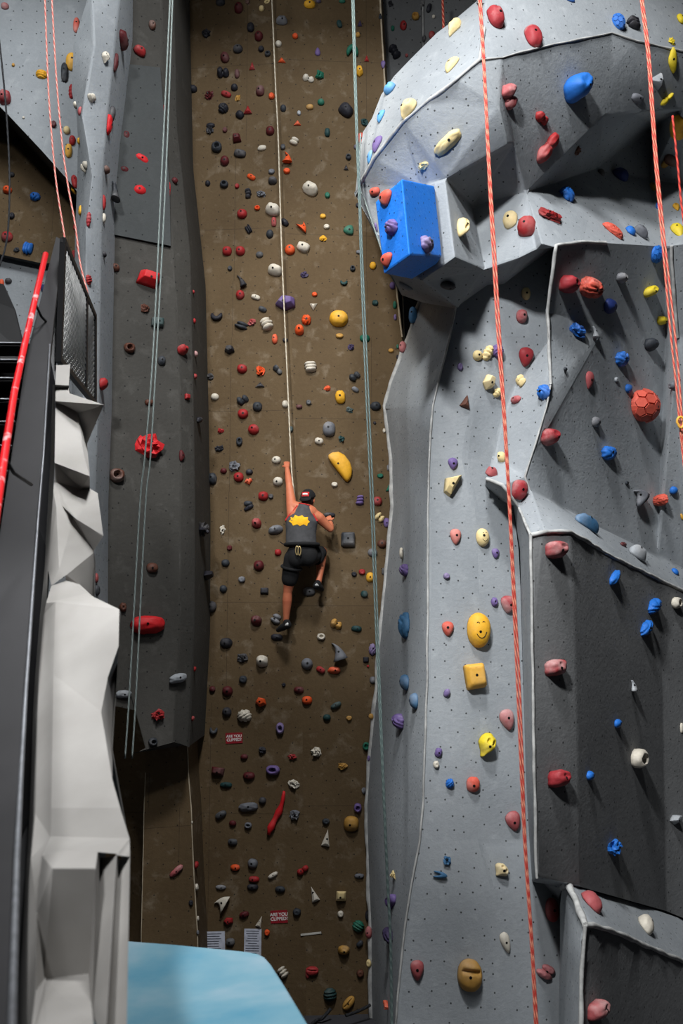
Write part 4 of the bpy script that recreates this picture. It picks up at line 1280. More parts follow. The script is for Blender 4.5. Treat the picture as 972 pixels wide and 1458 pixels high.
tile(400, 540, S54, '''355,65,55,46,O,k;455,135,80,104,Y,b,8;212,177,42,44,K,n;140,212,50,36,m,b;570,78,60,40,G,b,-30;727,205,85,72,K,d;528,235,62,44,t,k,-20;720,335,24,24,N,n;370,380,100,120,G,d
465,458,55,56,t,k;293,475,72,54,W,b,-20;455,670,185,235,Y,l,0;410,808,50,40,W,n;793,395,26,38,W,n;763,742,48,38,E,n;825,835,40,52,E,t;605,930,65,78,P,s;742,935,75,74,R,d;822,680,20,48,G,b''')
tile(240, 720, S54, '''615,15,82,36,N,b,30;672,135,80,78,R,j;820,185,120,72,G,j,15;415,185,50,76,W,k;275,180,140,115,N,k;467,325,42,44,m,n;435,440,65,58,K,d;840,360,55,54,R,d;690,460,85,82,m,d;310,540,140,76,N,w
560,568,58,50,G,n;418,640,62,60,K,d;735,655,65,50,N,q;320,775,95,86,N,d;670,885,90,82,m,j;825,870,80,80,G,x,60''')
tile(400, 720, S54, '''515,260,108,116,K,q;760,90,75,70,y,x,-40;812,130,50,76,P,d;777,293,78,68,w,d;703,360,75,66,G,d;622,508,52,46,R,n;562,527,42,40,N,n;685,550,65,78,Y,d;640,680,58,58,t,d;425,910,95,76,o,x,-20
580,945,80,48,t,b,-8;787,505,30,56,K,b;372,72,90,42,N,b;215,660,95,70,K,d''')
tile(240, 900, S54, '''440,85,100,82,N,d;565,200,90,70,N,k;715,225,95,95,W,j;570,365,65,62,K,n;450,455,85,80,m,d;705,540,90,76,O,w;445,615,75,72,N,d;580,645,115,98,W,g;345,760,65,54,K,c;855,740,66,90,P,r
720,910,60,58,N,k;580,960,60,44,m,d;335,440,50,48,m,d;80,355,140,76,g,b,8;202,285,30,42,R,d;187,665,35,40,R,d;885,405,30,30,N,n;830,40,95,52,N,b''')
tile(400, 900, S54, '''308,35,65,54,W,r;435,145,120,140,G,f,18;200,245,90,90,G,d;305,290,72,48,R,b,-30;408,295,100,56,O,j;703,135,60,95,P,g;652,213,45,44,N,q;668,262,20,20,R,n;705,370,50,58,G,d
135,445,80,52,m,d;200,525,80,66,O,d;422,565,90,48,t,b,28;352,658,62,52,t,d;523,662,45,38,o,n;690,650,40,46,o,d;270,920,85,76,W,k;655,880,60,66,E,r;85,960,80,44,R,k;672,970,24,44,P,d''')
tile(240, 1080, S54, '''375,100,110,76,m,w;615,135,95,62,m,d;800,90,110,76,P,r;440,205,95,46,t,b;960,200,95,72,W,k,-20;610,375,155,72,G,b,5;720,325,60,56,N,d;400,435,95,55,K,b,30;490,500,60,48,m,d;610,515,60,48,G,r
832,420,80,345,r,u,-18;490,645,75,56,K,d;965,435,90,80,G,k;215,820,45,56,R,d;510,840,75,52,O,d;645,810,80,76,G,d;655,930,85,50,R,d;800,900,88,38,W,b,32;60,865,125,50,D,b,38;180,490,15,20,W,n''')
tile(400, 1080, S54, '''475,60,80,52,o,k;640,250,45,56,G,k;590,380,62,72,P,r;540,505,120,122,o,d;345,485,60,46,K,n;350,612,66,125,W,t,-10;165,860,100,60,R,x,45;600,905,75,42,G,b;858,895,70,58,y,k''')
S486 = 972 / 200.0
tile(240, 1260, S486, '''195,14,32,46,W,n;360,18,75,36,G,d;360,122,140,76,W,f,60;580,16,80,44,N,d;770,32,72,46,K,d;410,255,70,56,R,w;520,208,72,46,m,b,20;630,255,42,78,W,t,-20;680,332,40,46,O,n;200,232,20,34,W,n
205,327,20,30,G,n;425,398,65,56,K,d;155,125,34,38,N,n;790,607,66,80,W,s,40;962,612,32,76,R,d;885,190,58,54,K,n''')
tile(400, 1260, S486, '''225,65,60,108,W,t,20;415,82,74,76,y,w;412,203,44,46,W,n;535,290,84,82,E,R,-30;602,330,50,84,D,d;602,215,40,76,N,d;545,410,56,40,K,b,45;435,455,84,72,o,j;605,545,38,56,y,n;548,615,54,54,w,n
215,597,90,62,R,v;340,765,94,92,t,R,5;467,820,110,62,o,v,50;755,112,110,92,P,x,25;735,350,160,96,q,g;725,830,58,58,O,k''')
S4 = 4.05
tile(500, 0, S4, '''588,150,72,128,y,h;570,370,78,98,y,e;318,622,90,122,y,h,-15;165,670,50,74,L,e;215,505,70,70,L,d;142,830,60,98,P,e;58,800,45,76,C,e;103,905,38,76,L,e;555,820,190,78,y,b,38;410,957,70,48,y,k
840,87,104,128,H,d;920,555,110,110,D,x,-35;370,90,45,48,o,r;418,18,35,44,K,k;448,45,28,52,N,b,-15;475,95,20,24,W,n;465,200,38,46,R,d;418,222,26,34,N,n''')
tile(732, 0, S4, '''325,-4,60,26,B,d;117,200,104,128,H,d;607,118,80,98,B,z;690,130,90,66,N,s;962,105,44,58,l,d;910,235,44,42,l,k;915,350,108,60,l,e,-60;835,455,84,88,g,t,-20;885,572,80,40,l,x,55;715,568,78,52,G,d
385,505,172,165,B,j,40;165,680,90,62,R,x;205,850,165,92,R,x,60;370,870,58,48,w,k;935,745,130,80,Y,b,28;865,952,44,42,o,d;902,932,58,92,w,d''')
tile(500, 240, S4, '''132,132,66,52,C,d;190,170,88,92,C,e;224,338,84,92,P,g;443,435,84,96,P,g;197,527,80,80,C,e;650,338,110,86,y,h,60;910,290,88,102,y,d;560,680,90,56,N,d;310,685,45,88,g,b;362,845,50,95,L,b;142,338,16,54,P,d''')
tile(732, 240, S4, '''312,143,84,92,B,g;210,264,148,74,R,k;575,352,112,62,C,B,-42;675,355,54,62,B,d;735,355,78,92,G,x,50;830,210,32,50,B,d;800,100,34,68,Y,d;935,218,40,54,Y,e;945,350,76,92,l,e;828,495,74,104,B,z;70,325,114,118,R,d
322,668,104,106,H,Q;455,690,148,120,C,B;625,632,64,60,G,j;795,710,88,70,l,j,25;855,878,55,54,l,j;560,795,80,86,v,d;70,720,54,74,y,d;48,850,68,82,D,d;375,930,114,86,B,k;468,942,50,70,g,f;618,28,90,84,v,d;505,20,40,46,K,d''')
tile(500, 480, S4, '''730,105,60,62,y,d;790,90,60,96,y,R,-25;848,78,74,82,P,g;628,170,34,48,P,n;797,262,70,92,y,w;845,320,46,62,y,R,-40;665,370,66,80,w,t,-15;588,728,60,72,P,e;590,855,112,130,y,T;812,775,74,58,D,j;862,692,50,64,y,Q''')
tile(732, 480, S4, '''72,115,90,114,H,e;35,248,64,66,y,x,-30;5,358,64,48,D,d;163,315,80,92,B,g;437,248,54,104,D,e;627,125,84,92,B,g;662,297,45,52,B,d;590,245,25,30,g,n;770,395,178,196,C,z;475,490,54,62,G,d;215,578,104,104,H,j
552,670,90,84,B,g;38,880,94,118,H,d;795,45,74,76,K,j;905,280,40,44,G,n;295,185,24,24,K,n;920,885,44,48,B,d;728,905,92,80,G,f,40;835,940,100,68,C,B;650,840,22,24,K,n''')
tile(500, 720, S4, '''603,178,68,94,C,e;762,182,80,108,y,m;833,275,46,60,P,e;550,405,40,38,P,n;828,555,44,56,P,n;290,272,45,54,W,c,100;300,372,70,72,P,g;300,690,84,155,b,g,25;558,710,72,86,C,e;742,718,142,202,Y,m;910,570,92,104,H,e''')
tile(732, 720, S4, '''250,255,118,108,H,Q;585,415,112,62,B,b,25;815,580,100,84,B,g,20;768,708,106,76,B,g,25;430,97,138,80,b,j,-25;630,222,50,32,m,n;720,268,88,80,g,j,-25;930,378,36,50,B,d;940,560,62,66,W,r;245,935,120,100,H,Q;966,65,16,40,Y,d''')
tile(500, 960, S4, '''303,48,74,92,b,d;357,155,70,92,b,d;265,272,90,90,P,g;552,108,38,52,P,b,-15;503,452,42,56,P,b,-15;490,522,38,44,W,n;570,632,52,60,B,g;705,638,80,92,C,d;787,410,106,148,l,h,-25;905,265,90,126,D,e,15;940,850,90,118,D,e,15
717,12,124,150,Y,q,8''')
tile(732, 960, S4, '''690,65,50,60,g,f;600,285,54,52,B,d;440,585,54,54,B,d;725,485,114,110,W,r;265,605,120,112,H,Q;935,840,66,60,g,w;966,310,20,60,W,d''')
tile(500, 1200, S4, '''553,103,52,54,b,k;513,185,40,84,b,c,80;868,160,90,80,y,h,-50;893,578,58,120,W,e,15;382,738,80,112,D,e;688,768,148,182,o,v''')
tile(732, 1200, S4, '''585,25,108,94,B,k;225,390,84,136,R,d;455,330,108,142,D,d;770,465,112,110,W,d;190,745,84,120,p,x,60;490,970,118,116,D,Q''')
S37 = 972 / 260.0
tile(0, 0, S37, '''25,30,42,36,D,d;220,392,66,46,Y,R,-10;22,515,66,72,H,Q;285,660,30,40,m,n;70,345,18,20,o,n;125,625,14,14,W,n;405,130,36,80,C,d;378,325,54,94,Y,d;342,382,40,98,K,b;380,485,30,74,R,R;400,560,26,36,W,d;423,592,24,48,D,d
355,690,34,44,y,d;385,745,34,54,R,d;365,800,38,74,Y,d;418,750,20,38,Y,n;565,305,44,64,W,h;492,518,44,50,W,x,45;447,885,44,54,W,x,20;660,215,76,60,m,b,-30;745,268,72,52,R,b,-20;812,130,40,54,w,n;618,335,30,96,m,b
600,610,40,88,N,d;583,665,36,106,r,b;672,720,46,54,m,d;755,848,88,50,r,b,-25;660,905,60,44,m,d;570,905,40,40,w,d;868,580,22,48,R,d;83,750,42,34,N,d;62,928,30,28,N,d''')
tile(0, 240, S37, '''38,112,50,42,O,b,-15;185,147,58,48,B,g;62,250,30,38,N,n;35,360,62,58,R,d;147,422,76,54,B,s,80;88,430,35,30,K,k;395,310,16,34,R,n;43,597,38,34,N,d;8,610,26,48,O,d;228,637,26,44,v,d;205,768,20,20,K,n
425,222,28,54,Y,e,180;463,270,28,78,H,R;413,405,20,44,p,n;475,592,35,54,R,R,20;390,460,20,56,R,n;392,118,26,40,Y,n;398,66,35,72,R,d;745,115,78,64,r,d;615,120,66,90,K,f;555,180,25,78,R,d;555,265,26,52,W,d;898,112,20,88,r,b
557,457,26,30,N,n;612,525,56,44,w,d;795,585,130,86,r,w,-5;775,742,50,50,w,k;840,818,70,54,t,q;690,952,62,56,w,r''')
tile(0, 480, S37, '''862,125,44,54,K,d;795,347,50,34,w,b;553,250,50,68,R,j;800,570,150,140,r,k,-15;625,735,80,78,w,r''')
tile(0, 720, S37, '''812,330,64,54,w,d;790,635,190,100,r,b,3;655,540,40,50,w,n;515,385,24,54,R,n;520,450,34,58,K,n''')
tile(0, 960, S37, '''840,215,74,64,R,k;660,107,90,44,g,b;815,360,50,44,K,r''')

DEP = dict(d=.55, e=.42, j=.75, k=.55, b=.62, n=.55, r=.6, c=.55, s=.6, w=.75, t=.5, x=.6, g=.6, h=.7, q=.6, Q=.75, f=.7, z=.6, m=.5, l=.35, u=.6, v=.55, B=.6, R=.6, T=.5)

def superell(t, p):
    c, s = abs(math.cos(t)), abs(math.sin(t))
    return (c ** p + s ** p) ** (-1.0 / p)

def poly_r(t, n, off):
    a = (t - off) % (2 * PI / n) - PI / n
    return math.cos(PI / n) / math.cos(a)

def hold_mesh(s, seed, px):
    """unit hold: fills x, y in -0.5..0.5 and z in 0..1, flat at the back"""
    rng = random.Random(seed)
    bm = bmesh.new()
    off = Vector((rng.uniform(-50, 50), rng.uniform(-50, 50), rng.uniform(-50, 50)))
    fine = px > 13
    big = px > 24
    def dome(cx=0, cy=0, sx=1.0, sy=1.0, h=1.0, outline=None, lump=0.06, lean=(0, 0), q=0.62, nr=None, seg=None, fn=None, rot=0.0, smooth=True, nfreq=2.2):
        nr = nr or (10 if big else 7 if fine else 5)
        seg = seg or (28 if big else 18 if fine else 12)
        rings = []
        cr, sr = math.cos(rot), math.sin(rot)
        for i in range(nr):
            a = (PI / 2) * (i / (nr - 0.35))
            rr = math.cos(a) ** 0.85; zz = math.sin(a) ** (q + 0.35)
            ring = []
            for k in range(seg):
                t = 2 * PI * k / seg
                o = outline(t) if outline else 1.0
                x, y = rr * o * math.cos(t) * 0.5 * sx, rr * o * math.sin(t) * 0.5 * sy
                z = zz * h
                if fn:
                    x, y, z = fn(x, y, z, t, i / (nr - 1.0))
                nz = 1 + lump * noise.noise(Vector((x * nfreq * 2, y * nfreq * 2, z * nfreq)) + off)
                x *= nz; y *= nz
                if i: z *= nz
                x += lean[0] * z; y += lean[1] * z
                ring.append(bm.verts.new((cx + x * cr - y * sr, cy + x * sr + y * cr, z)))
            rings.append(ring)
        for a, b in zip(rings, rings[1:]):
            for k in range(seg):
                f = bm.faces.new((a[k], a[(k + 1) % seg], b[(k + 1) % seg], b[k])); f.smooth = smooth
        tip = bm.verts.new(sum((v.co for v in rings[-1]), Vector()) / seg + Vector((0, 0, 0.02 * h)))
        for k in range(seg):
            f = bm.faces.new((rings[-1][k], rings[-1][(k + 1) % seg], tip)); f.smooth = smooth
        bm.faces.new(rings[0][::-1])
    def facet(n, levels, off_t, lean, smooth=False, jit=0.12):
        """flat-sided block: a stack of shrinking outlines"""
        rings = []
        rj = [1 + rng.uniform(-jit, jit) for _ in range(n)]
        for li, (rr, z) in enumerate(levels):
            ring = []
            for k in range(n):
                t = off_t + 2 * PI * k / n
                r0 = 0.5 * rr * rj[k] * (1 + (rng.uniform(-jit, jit) * 0.5 if li else 0))
                ring.append(bm.verts.new((r0 * math.cos(t) + lean[0] * z, r0 * math.sin(t) + lean[1] * z, z * (1 + (rng.uniform(-jit, jit) if li else 0)))))
            rings.append(ring)
        for a, b in zip(rings, rings[1:]):
            for k in range(n):
                bm.faces.new((a[k], a[(k + 1) % n], b[(k + 1) % n], b[k])).smooth = smooth
        bm.faces.new(rings[-1]); bm.faces.new(rings[0][::-1])
    def bevel(w, seg=2):
        bmesh.ops.bevel(bm, geom=[e for e in bm.edges if not all(v.co.z < 1e-4 for v in e.verts)], offset=w, segments=seg, affect='EDGES', profile=0.6)
        for f in bm.faces: f.smooth = True
    if s == 'd':
        e = rng.uniform(2.0, 2.6)
        dome(outline=lambda t: superell(t, e), lean=(rng.uniform(-.06, .06), rng.uniform(0, .12)))
    elif s == 'e':
        dome(outline=lambda t: 1.0 - 0.16 * math.sin(t) ** 2 + 0.0, fn=lambda x, y, z, t, u: (x * (1 + 1.05 * y), y, z * (1 + .3 * y)), lump=0.04)
    elif s == 'j':
        def f(x, y, z, t, u):
            d = max(0, 1 - ((x) ** 2 + (y - 0.16) ** 2) / 0.05)
            return x, y, z - 0.20 * d
        dome(outline=lambda t: superell(t, 2.5), lean=(0, 0.22), fn=f, lump=0.08, nr=9 if fine else 6)
    elif s == 'k':
        dome(lump=0.75, nr=6 if fine else 4, seg=13 if fine else 9, outline=lambda t: superell(t, 2.3), smooth=False, nfreq=3.2)
    elif s == 'b':
        dome(outline=lambda t: superell(t, 2.7), lump=0.12, lean=(0, .12), q=.5)
    elif s == 'n':
        def f(x, y, z, t, u):
            d = max(0, 1 - (x * x + y * y) / 0.035)
            return x, y, z - 0.45 * d
        dome(outline=lambda t: superell(t, 2.3), fn=f, lump=0.12, nr=8 if fine else 6)
    elif s == 'r':
        hx, hy = rng.uniform(-.06, .06), rng.uniform(-.02, .06)
        def f(x, y, z, t, u):
            d = max(0.0, 1 - ((x - hx) ** 2 + (y - hy) ** 2) / 0.075) ** 0.5
            return x, y, z * (1.0 - 0.95 * d)
        dome(outline=lambda t: superell(t, 2.4), fn=f, lump=0.10, nr=12, seg=22 if fine else 14, q=.3)
    elif s == 'c':
        n = 9
        P = []
        for i in range(n):
            a = PI + PI * i / (n - 1)
            P.append(Vector((0.40 * math.cos(a), 0.52 * math.sin(a) + 0.28, 0.30 + .22 * math.sin(PI * i / (n - 1)))))
        tube(bm, P, [0.10, 0.17, 0.20, 0.21, 0.20, 0.19, 0.20, 0.17, 0.09], 12)
        for v in bm.verts: v.co.z = max(0, v.co.z)
        ymin, ymax = min(v.co.y for v in bm.verts), max(v.co.y for v in bm.verts)
        for v in bm.verts: v.co.y = (v.co.y - ymin) / (ymax - ymin) - .5
        bmesh.ops.scale(bm, vec=(1 / 1.0, 1, 1.5), verts=bm.verts[:])
    elif s == 's':
        k = 3 if fine else 2
        for i in range(k):
            y = (i - (k - 1) / 2) * 0.9 / k
            dome(cx=rng.uniform(-.08, .08), cy=y, sx=rng.uniform(.78, 1.0), sy=1.15 / k, h=rng.uniform(.7, 1), lump=0.15, lean=(0, .15), q=.3)
    elif s == 'w':
        facet(rng.choice((4, 5, 4)), [(1.0, 0), (0.95, 0.35), (0.62, 1.0)], PI / 4 + rng.uniform(-.2, .2), (0, 0.16), jit=0.1)
        for v in bm.verts: v.co.x *= 1.25; v.co.y *= 1.25
        bevel(0.07)
    elif s == 't':
        facet(3, [(1.25, 0), (1.15, 0.3), (0.45, 1.0)], PI / 2, (0.05, -0.05), jit=0.12)
        bevel(0.05)
    elif s == 'T':
        P = [(-.42, .32), (.5, .5), (-.18, -.5), (-.5, -.30)]
        a = [bm.verts.new((x, y, 0)) for x, y in P]; b = [bm.verts.new((x * .9, y * .9 + .03, .55)) for x, y in P]
        tip = [bm.verts.new((x * .55 - .05, y * .5 + .14, 1.0)) for x, y in P]
        for u, v in ((a, b), (b, tip)):
            for i in range(4): bm.faces.new((u[i], u[(i + 1) % 4], v[(i + 1) % 4], v[i]))
        bm.faces.new(tip); bm.faces.new(a[::-1])
        bmesh.ops.recalc_face_normals(bm, faces=bm.faces[:])
        bevel(0.025)
    elif s == 'Q':
        def f(x, y, z, t, u):
            return x, y, z * (1 - .16 * max(0, 1 - (x * x + (y - .12) ** 2) / .04))
        dome(outline=lambda t: superell(t, 3.4), lean=(.06, .2), fn=f, lump=.1, q=.35)
    elif s == 'q':
        facet(4, [(1.3, 0), (1.28, 0.55), (0.95, 1.0)], PI / 4, (0, 0.10), jit=0.06)
        bevel(0.12, 3)
    elif s == 'x':
        a = rng.uniform(.52, .62)
        dome(cx=-.24, cy=rng.uniform(-.05, .08), sx=a, sy=1.0, h=1.0, lump=.15, lean=(0, .12)); dome(cx=.24, cy=rng.uniform(-.08, .05), sx=a, sy=.86, h=.8, lump=.15, lean=(0, .12))
        dome(sx=.6, sy=.6, h=.55, lump=.1)
    elif s == 'g':
        ph = rng.uniform(0, 6)
        def f(x, y, z, t, u):
            w_ = math.sin(16 * (x + 0.35 * math.sin(5 * y + ph)) + ph) * (1 - u * .2)
            k_ = 1 + 0.055 * (1 if w_ > -0.35 else -1.4)
            return x * k_, y * k_, z * k_
        dome(outline=lambda t: superell(t, 2.2), fn=f, nr=13 if fine else 8, seg=40 if fine else 20, lump=.03, lean=(0, .08))
    elif s == 'B':
        def f(x, y, z, t, u):
            w_ = math.sin(22 * noise.noise(Vector((x * 2.4, y * 2.4, z * 2)) + off))
            k_ = 1 + 0.06 * (0.6 if w_ > -0.2 else -1.6)
            return x * k_, y * k_, z * k_
        dome(outline=lambda t: superell(t, 2.4), fn=f, nr=16, seg=48, lump=.02)
    elif s == 'R':
        def f(x, y, z, t, u):
            k_ = 1 + 0.13 * (1 if math.sin(y * 26 + 1) > -0.3 else -1)
            return x * k_, y, z * k_
        dome(outline=lambda t: superell(t, 2.3), fn=f, nr=14 if fine else 9, seg=36 if fine else 20, lump=.03, lean=(0, .08))
    elif s == 'h':
        def f(x, y, z, t, u):
            k_ = 1.0
            if y < 0: k_ = max(.28, 1 + 1.9 * y)
            d1 = max(0, 1 - ((x + .17) ** 2 + (y - .16) ** 2) / .016); d2 = max(0, 1 - ((x - .17) ** 2 + (y - .16) ** 2) / .016)
            return x * k_, y, z * (.75 + .25 * k_) - .34 * max(d1, d2)
        dome(outline=lambda t: superell(t, 2.1), fn=f, nr=13, seg=30, lump=.06, q=.45)
    elif s == 'f':
        rings = []
        prof = [(-.5, -.5, .5), (-.30, -.28, .36), (-.16, -.02, .24), (-.12, .2, .15), (-.16, .38, .08), (-.22, .5, .02)]
        n = 12
        for i, (x0, y0, r0) in enumerate(prof):
            ring = []
            for k in range(n):
                t = 2 * PI * k / n
                ring.append(bm.verts.new((x0 + (r0 * 1.0 if i == 0 else r0) + r0 * math.cos(t) * (1.0), y0, (.5 + .5 * math.sin(t)) * (.35 + r0 * 1.3))))
            rings.append(ring)
        for a, b in zip(rings, rings[1:]):
            for k in range(n): bm.faces.new((a[k], b[k], b[(k + 1) % n], a[(k + 1) % n])).smooth = True
        bm.faces.new(rings[0]); bm.faces.new(rings[-1][::-1])
    elif s == 'z':
        bmesh.ops.create_icosphere(bm, subdivisions=2, radius=0.5)
        bmesh.ops.delete(bm, geom=[v for v in bm.verts if v.co.z < -0.05], context='VERTS')
        # hexagon-like plates: inset every vertex fan
        d2 = bmesh.new()
        bm.verts.ensure_lookup_table(); bm.verts.index_update()
        for v in bm.verts:
            fc = [f for f in v.link_faces]
            if len(fc) < 4: continue
            cs = [f.calc_center_median().normalized() * 0.5 for f in fc]
            nrm = v.co.normalized(); ax, ay = frame(nrm)
            cs.sort(key=lambda c: math.atan2((c - v.co).dot(ay), (c - v.co).dot(ax)))
            lo_ = [d2.verts.new(c * 0.9) for c in cs]; m_ = sum(cs, Vector()) / len(cs)
            hi = [d2.verts.new((c * 1.04).lerp(m_ * 1.06, 0.16)) for c in cs]
            d2.faces.new(hi)
            for i in range(len(cs)): d2.faces.new((lo_[i], lo_[(i + 1) % len(cs)], hi[(i + 1) % len(cs)], hi[i]))
        bmesh.ops.create_uvsphere(d2, u_segments=24, v_segments=14, radius=0.45)
        bm.free(); bm = d2
        bmesh.ops.bisect_plane(bm, geom=bm.verts[:] + bm.edges[:] + bm.faces[:], plane_co=(0, 0, -0.02), plane_no=(0, 0, 1), clear_inner=True)
        bmesh.ops.recalc_face_normals(bm, faces=bm.faces[:])
        bmesh.ops.translate(bm, vec=(0, 0, 0.02), verts=bm.verts[:])
        bmesh.ops.scale(bm, vec=(1, 1, 2), verts=bm.verts[:])
    elif s == 'm':
        dome(outline=lambda t: superell(t, 2.1), fn=lambda x, y, z, t, u: (x * (1 + .12 * y), y, z), lump=.02, nr=12, seg=32)
    elif s == 'l':
        pg = [(-.48, .38), (-.34, .47), (-.07, .5), (.2, .39), (.42, .13), (.5, -.08), (.47, -.33), (.34, -.5), (.2, -.46), (-.07, -.18), (-.34, .09), (-.48, .28)]
        pg = [(x - .06, y - .04) for x, y in pg]
        def o(t):
            dx, dy = math.cos(t), math.sin(t)
            best = 0.1
            for (x0, y0), (x1, y1) in zip(pg, pg[1:] + pg[:1]):
                ex, ey = x1 - x0, y1 - y0
                den = dx * ey - dy * ex
                if abs(den) < 1e-9: continue
                rr = (x0 * ey - y0 * ex) / den
                ss = (x0 * dy - y0 * dx) / den
                if rr > 0 and -1e-6 <= ss <= 1 + 1e-6: best = max(best, rr)
            return best * 2
        dome(outline=o, lump=.02, nr=9, seg=44, q=.2)
    elif s == 'u':
        n = 14
        P, rad = [], []
        for i in range(n):
            u = i / (n - 1)
            P.append(Vector((0.22 * math.sin(u * PI * 1.6) - .1, .43 - .86 * u, .30 + .12 * math.sin(u * 9))))
            rad.append((.10 + .17 * min(1, u * 2.2)) * (1 if u < .9 else .7) * (1 + .18 * math.sin(u * 17)))
        for p, r in zip(P, rad): pass
        rings = []
        for i, (p, r) in enumerate(zip(P, rad)):
            rings.append([bm.verts.new((p.x + r * 1.5 * math.cos(2 * PI * k / 14), p.y, max(0, p.z + r * 2.0 * math.sin(2 * PI * k / 14)))) for k in range(14)])
        for a, b in zip(rings, rings[1:]):
            for k in range(14): bm.faces.new((a[k], b[k], b[(k + 1) % 14], a[(k + 1) % 14])).smooth = True
        bm.faces.new(rings[0]); bm.faces.new(rings[-1][::-1])
        bmesh.ops.recalc_face_normals(bm, faces=bm.faces[:])
    elif s == 'v':
        def f(x, y, z, t, u):
            g_ = math.exp(-((y - .14 + x * .12) / .055) ** 2) * (1 if abs(x) < .36 else .2)
            return x, y, z * (1 - .42 * g_)
        dome(outline=lambda t: superell(t, 2.2), fn=f, lump=.03, nr=16, seg=36, q=.35)
    if bm.verts:
        # exact unit box
        xs = [v.co.x for v in bm.verts]; ys = [v.co.y for v in bm.verts]; zs = [v.co.z for v in bm.verts]
        for v in bm.verts:
            v.co.x = (v.co.x - min(xs)) / (max(xs) - min(xs)) - .5
            v.co.y = (v.co.y - min(ys)) / (max(ys) - min(ys)) - .5
            v.co.z = (v.co.z - min(zs)) / (max(zs) - min(zs))
    return bm

SHAPES = dict(d='round', e='egg-shaped', j='lipped', k='craggy', b='oblong', n='nub', r='hollowed', c='crescent', s='scalloped', w='wedge-shaped', t='triangular', x='double-lobed',
              g='grooved', h='skull-like', q='blocky', Q='rounded block-shaped', f='fin-shaped', z='faceted', m='smiling-face', l='leaf-shaped', u='long curved', v='slotted', B='wrinkled', R='ribbed', T='angular')
NAMES = dict(d='round_hold', e='egg_hold', j='jug_hold', k='craggy_hold', b='bar_hold', n='nub_hold', r='pocket_hold', c='crescent_hold', s='scalloped_hold', w='wedge_hold', t='triangle_hold', x='double_hold',
             g='grooved_hold', h='skull_hold', q='block_hold', Q='block_hold', f='fin_hold', z='faceted_hold', m='smiley_hold', l='leaf_hold', u='tufa_hold', v='slotted_hold', B='walnut_hold', R='ribbed_hold', T='angular_hold')

bpy.context.view_layer.update()
SURF = []
for o, nm in ((BACK, 'back'), (BACKG, 'backgrey'), (WLEFT, 'left'), (WLOW, 'foot'), (FAR, 'far'), (PIL, 'pillar'), (WRIGHT, 'tower'), (BULGE, 'bulge')):
    SURF.append((o, nm, BVHTree.FromObject(o, bpy.context.evaluated_depsgraph_get()), Vector()))
SURF.append((VOL, 'volume', BVHTree.FromObject(VOL, bpy.context.evaluated_depsgraph_get()), VB))
def cast(px, py):
    d = ray(px, py).normalized()
    best = None
    for o, nm, t, offv in SURF:
        h, n, i, dist = t.ray_cast(EYE - offv, d)
        if h is not None and (best is None or dist < best[2]):
            best = (h + offv, n if n.dot(d) < 0 else -n, dist, nm, t, offv)
    return best

def face_marks(o, s, px):
    """eyes and smile pressed into the face-shaped holds"""
    t = BVHTree.FromObject(o, bpy.context.evaluated_depsgraph_get())
    for pts in ([(-.20, .20), (-.15, .23), (-.10, .20)], [(.04, .22), (.09, .25), (.14, .22)], [(-.22, -.10), (-.12, -.19), (0, -.22), (.12, -.17), (.20, -.05)]):
        P = []
        for x, y in pts:
            h, n, _, _ = t.ray_cast(Vector((x, y, 3)), Vector((0, 0, -1)))
            P.append((h if h else Vector((x, y, .5))) + Vector((0, 0, .0)))
        bm = bmesh.new(); tube(bm, smooth_pts(P, 4), 0.022, 6)
        c = finish('eye_mark' if len(pts) == 3 else 'smile_mark', bm, M['bolt'], o)

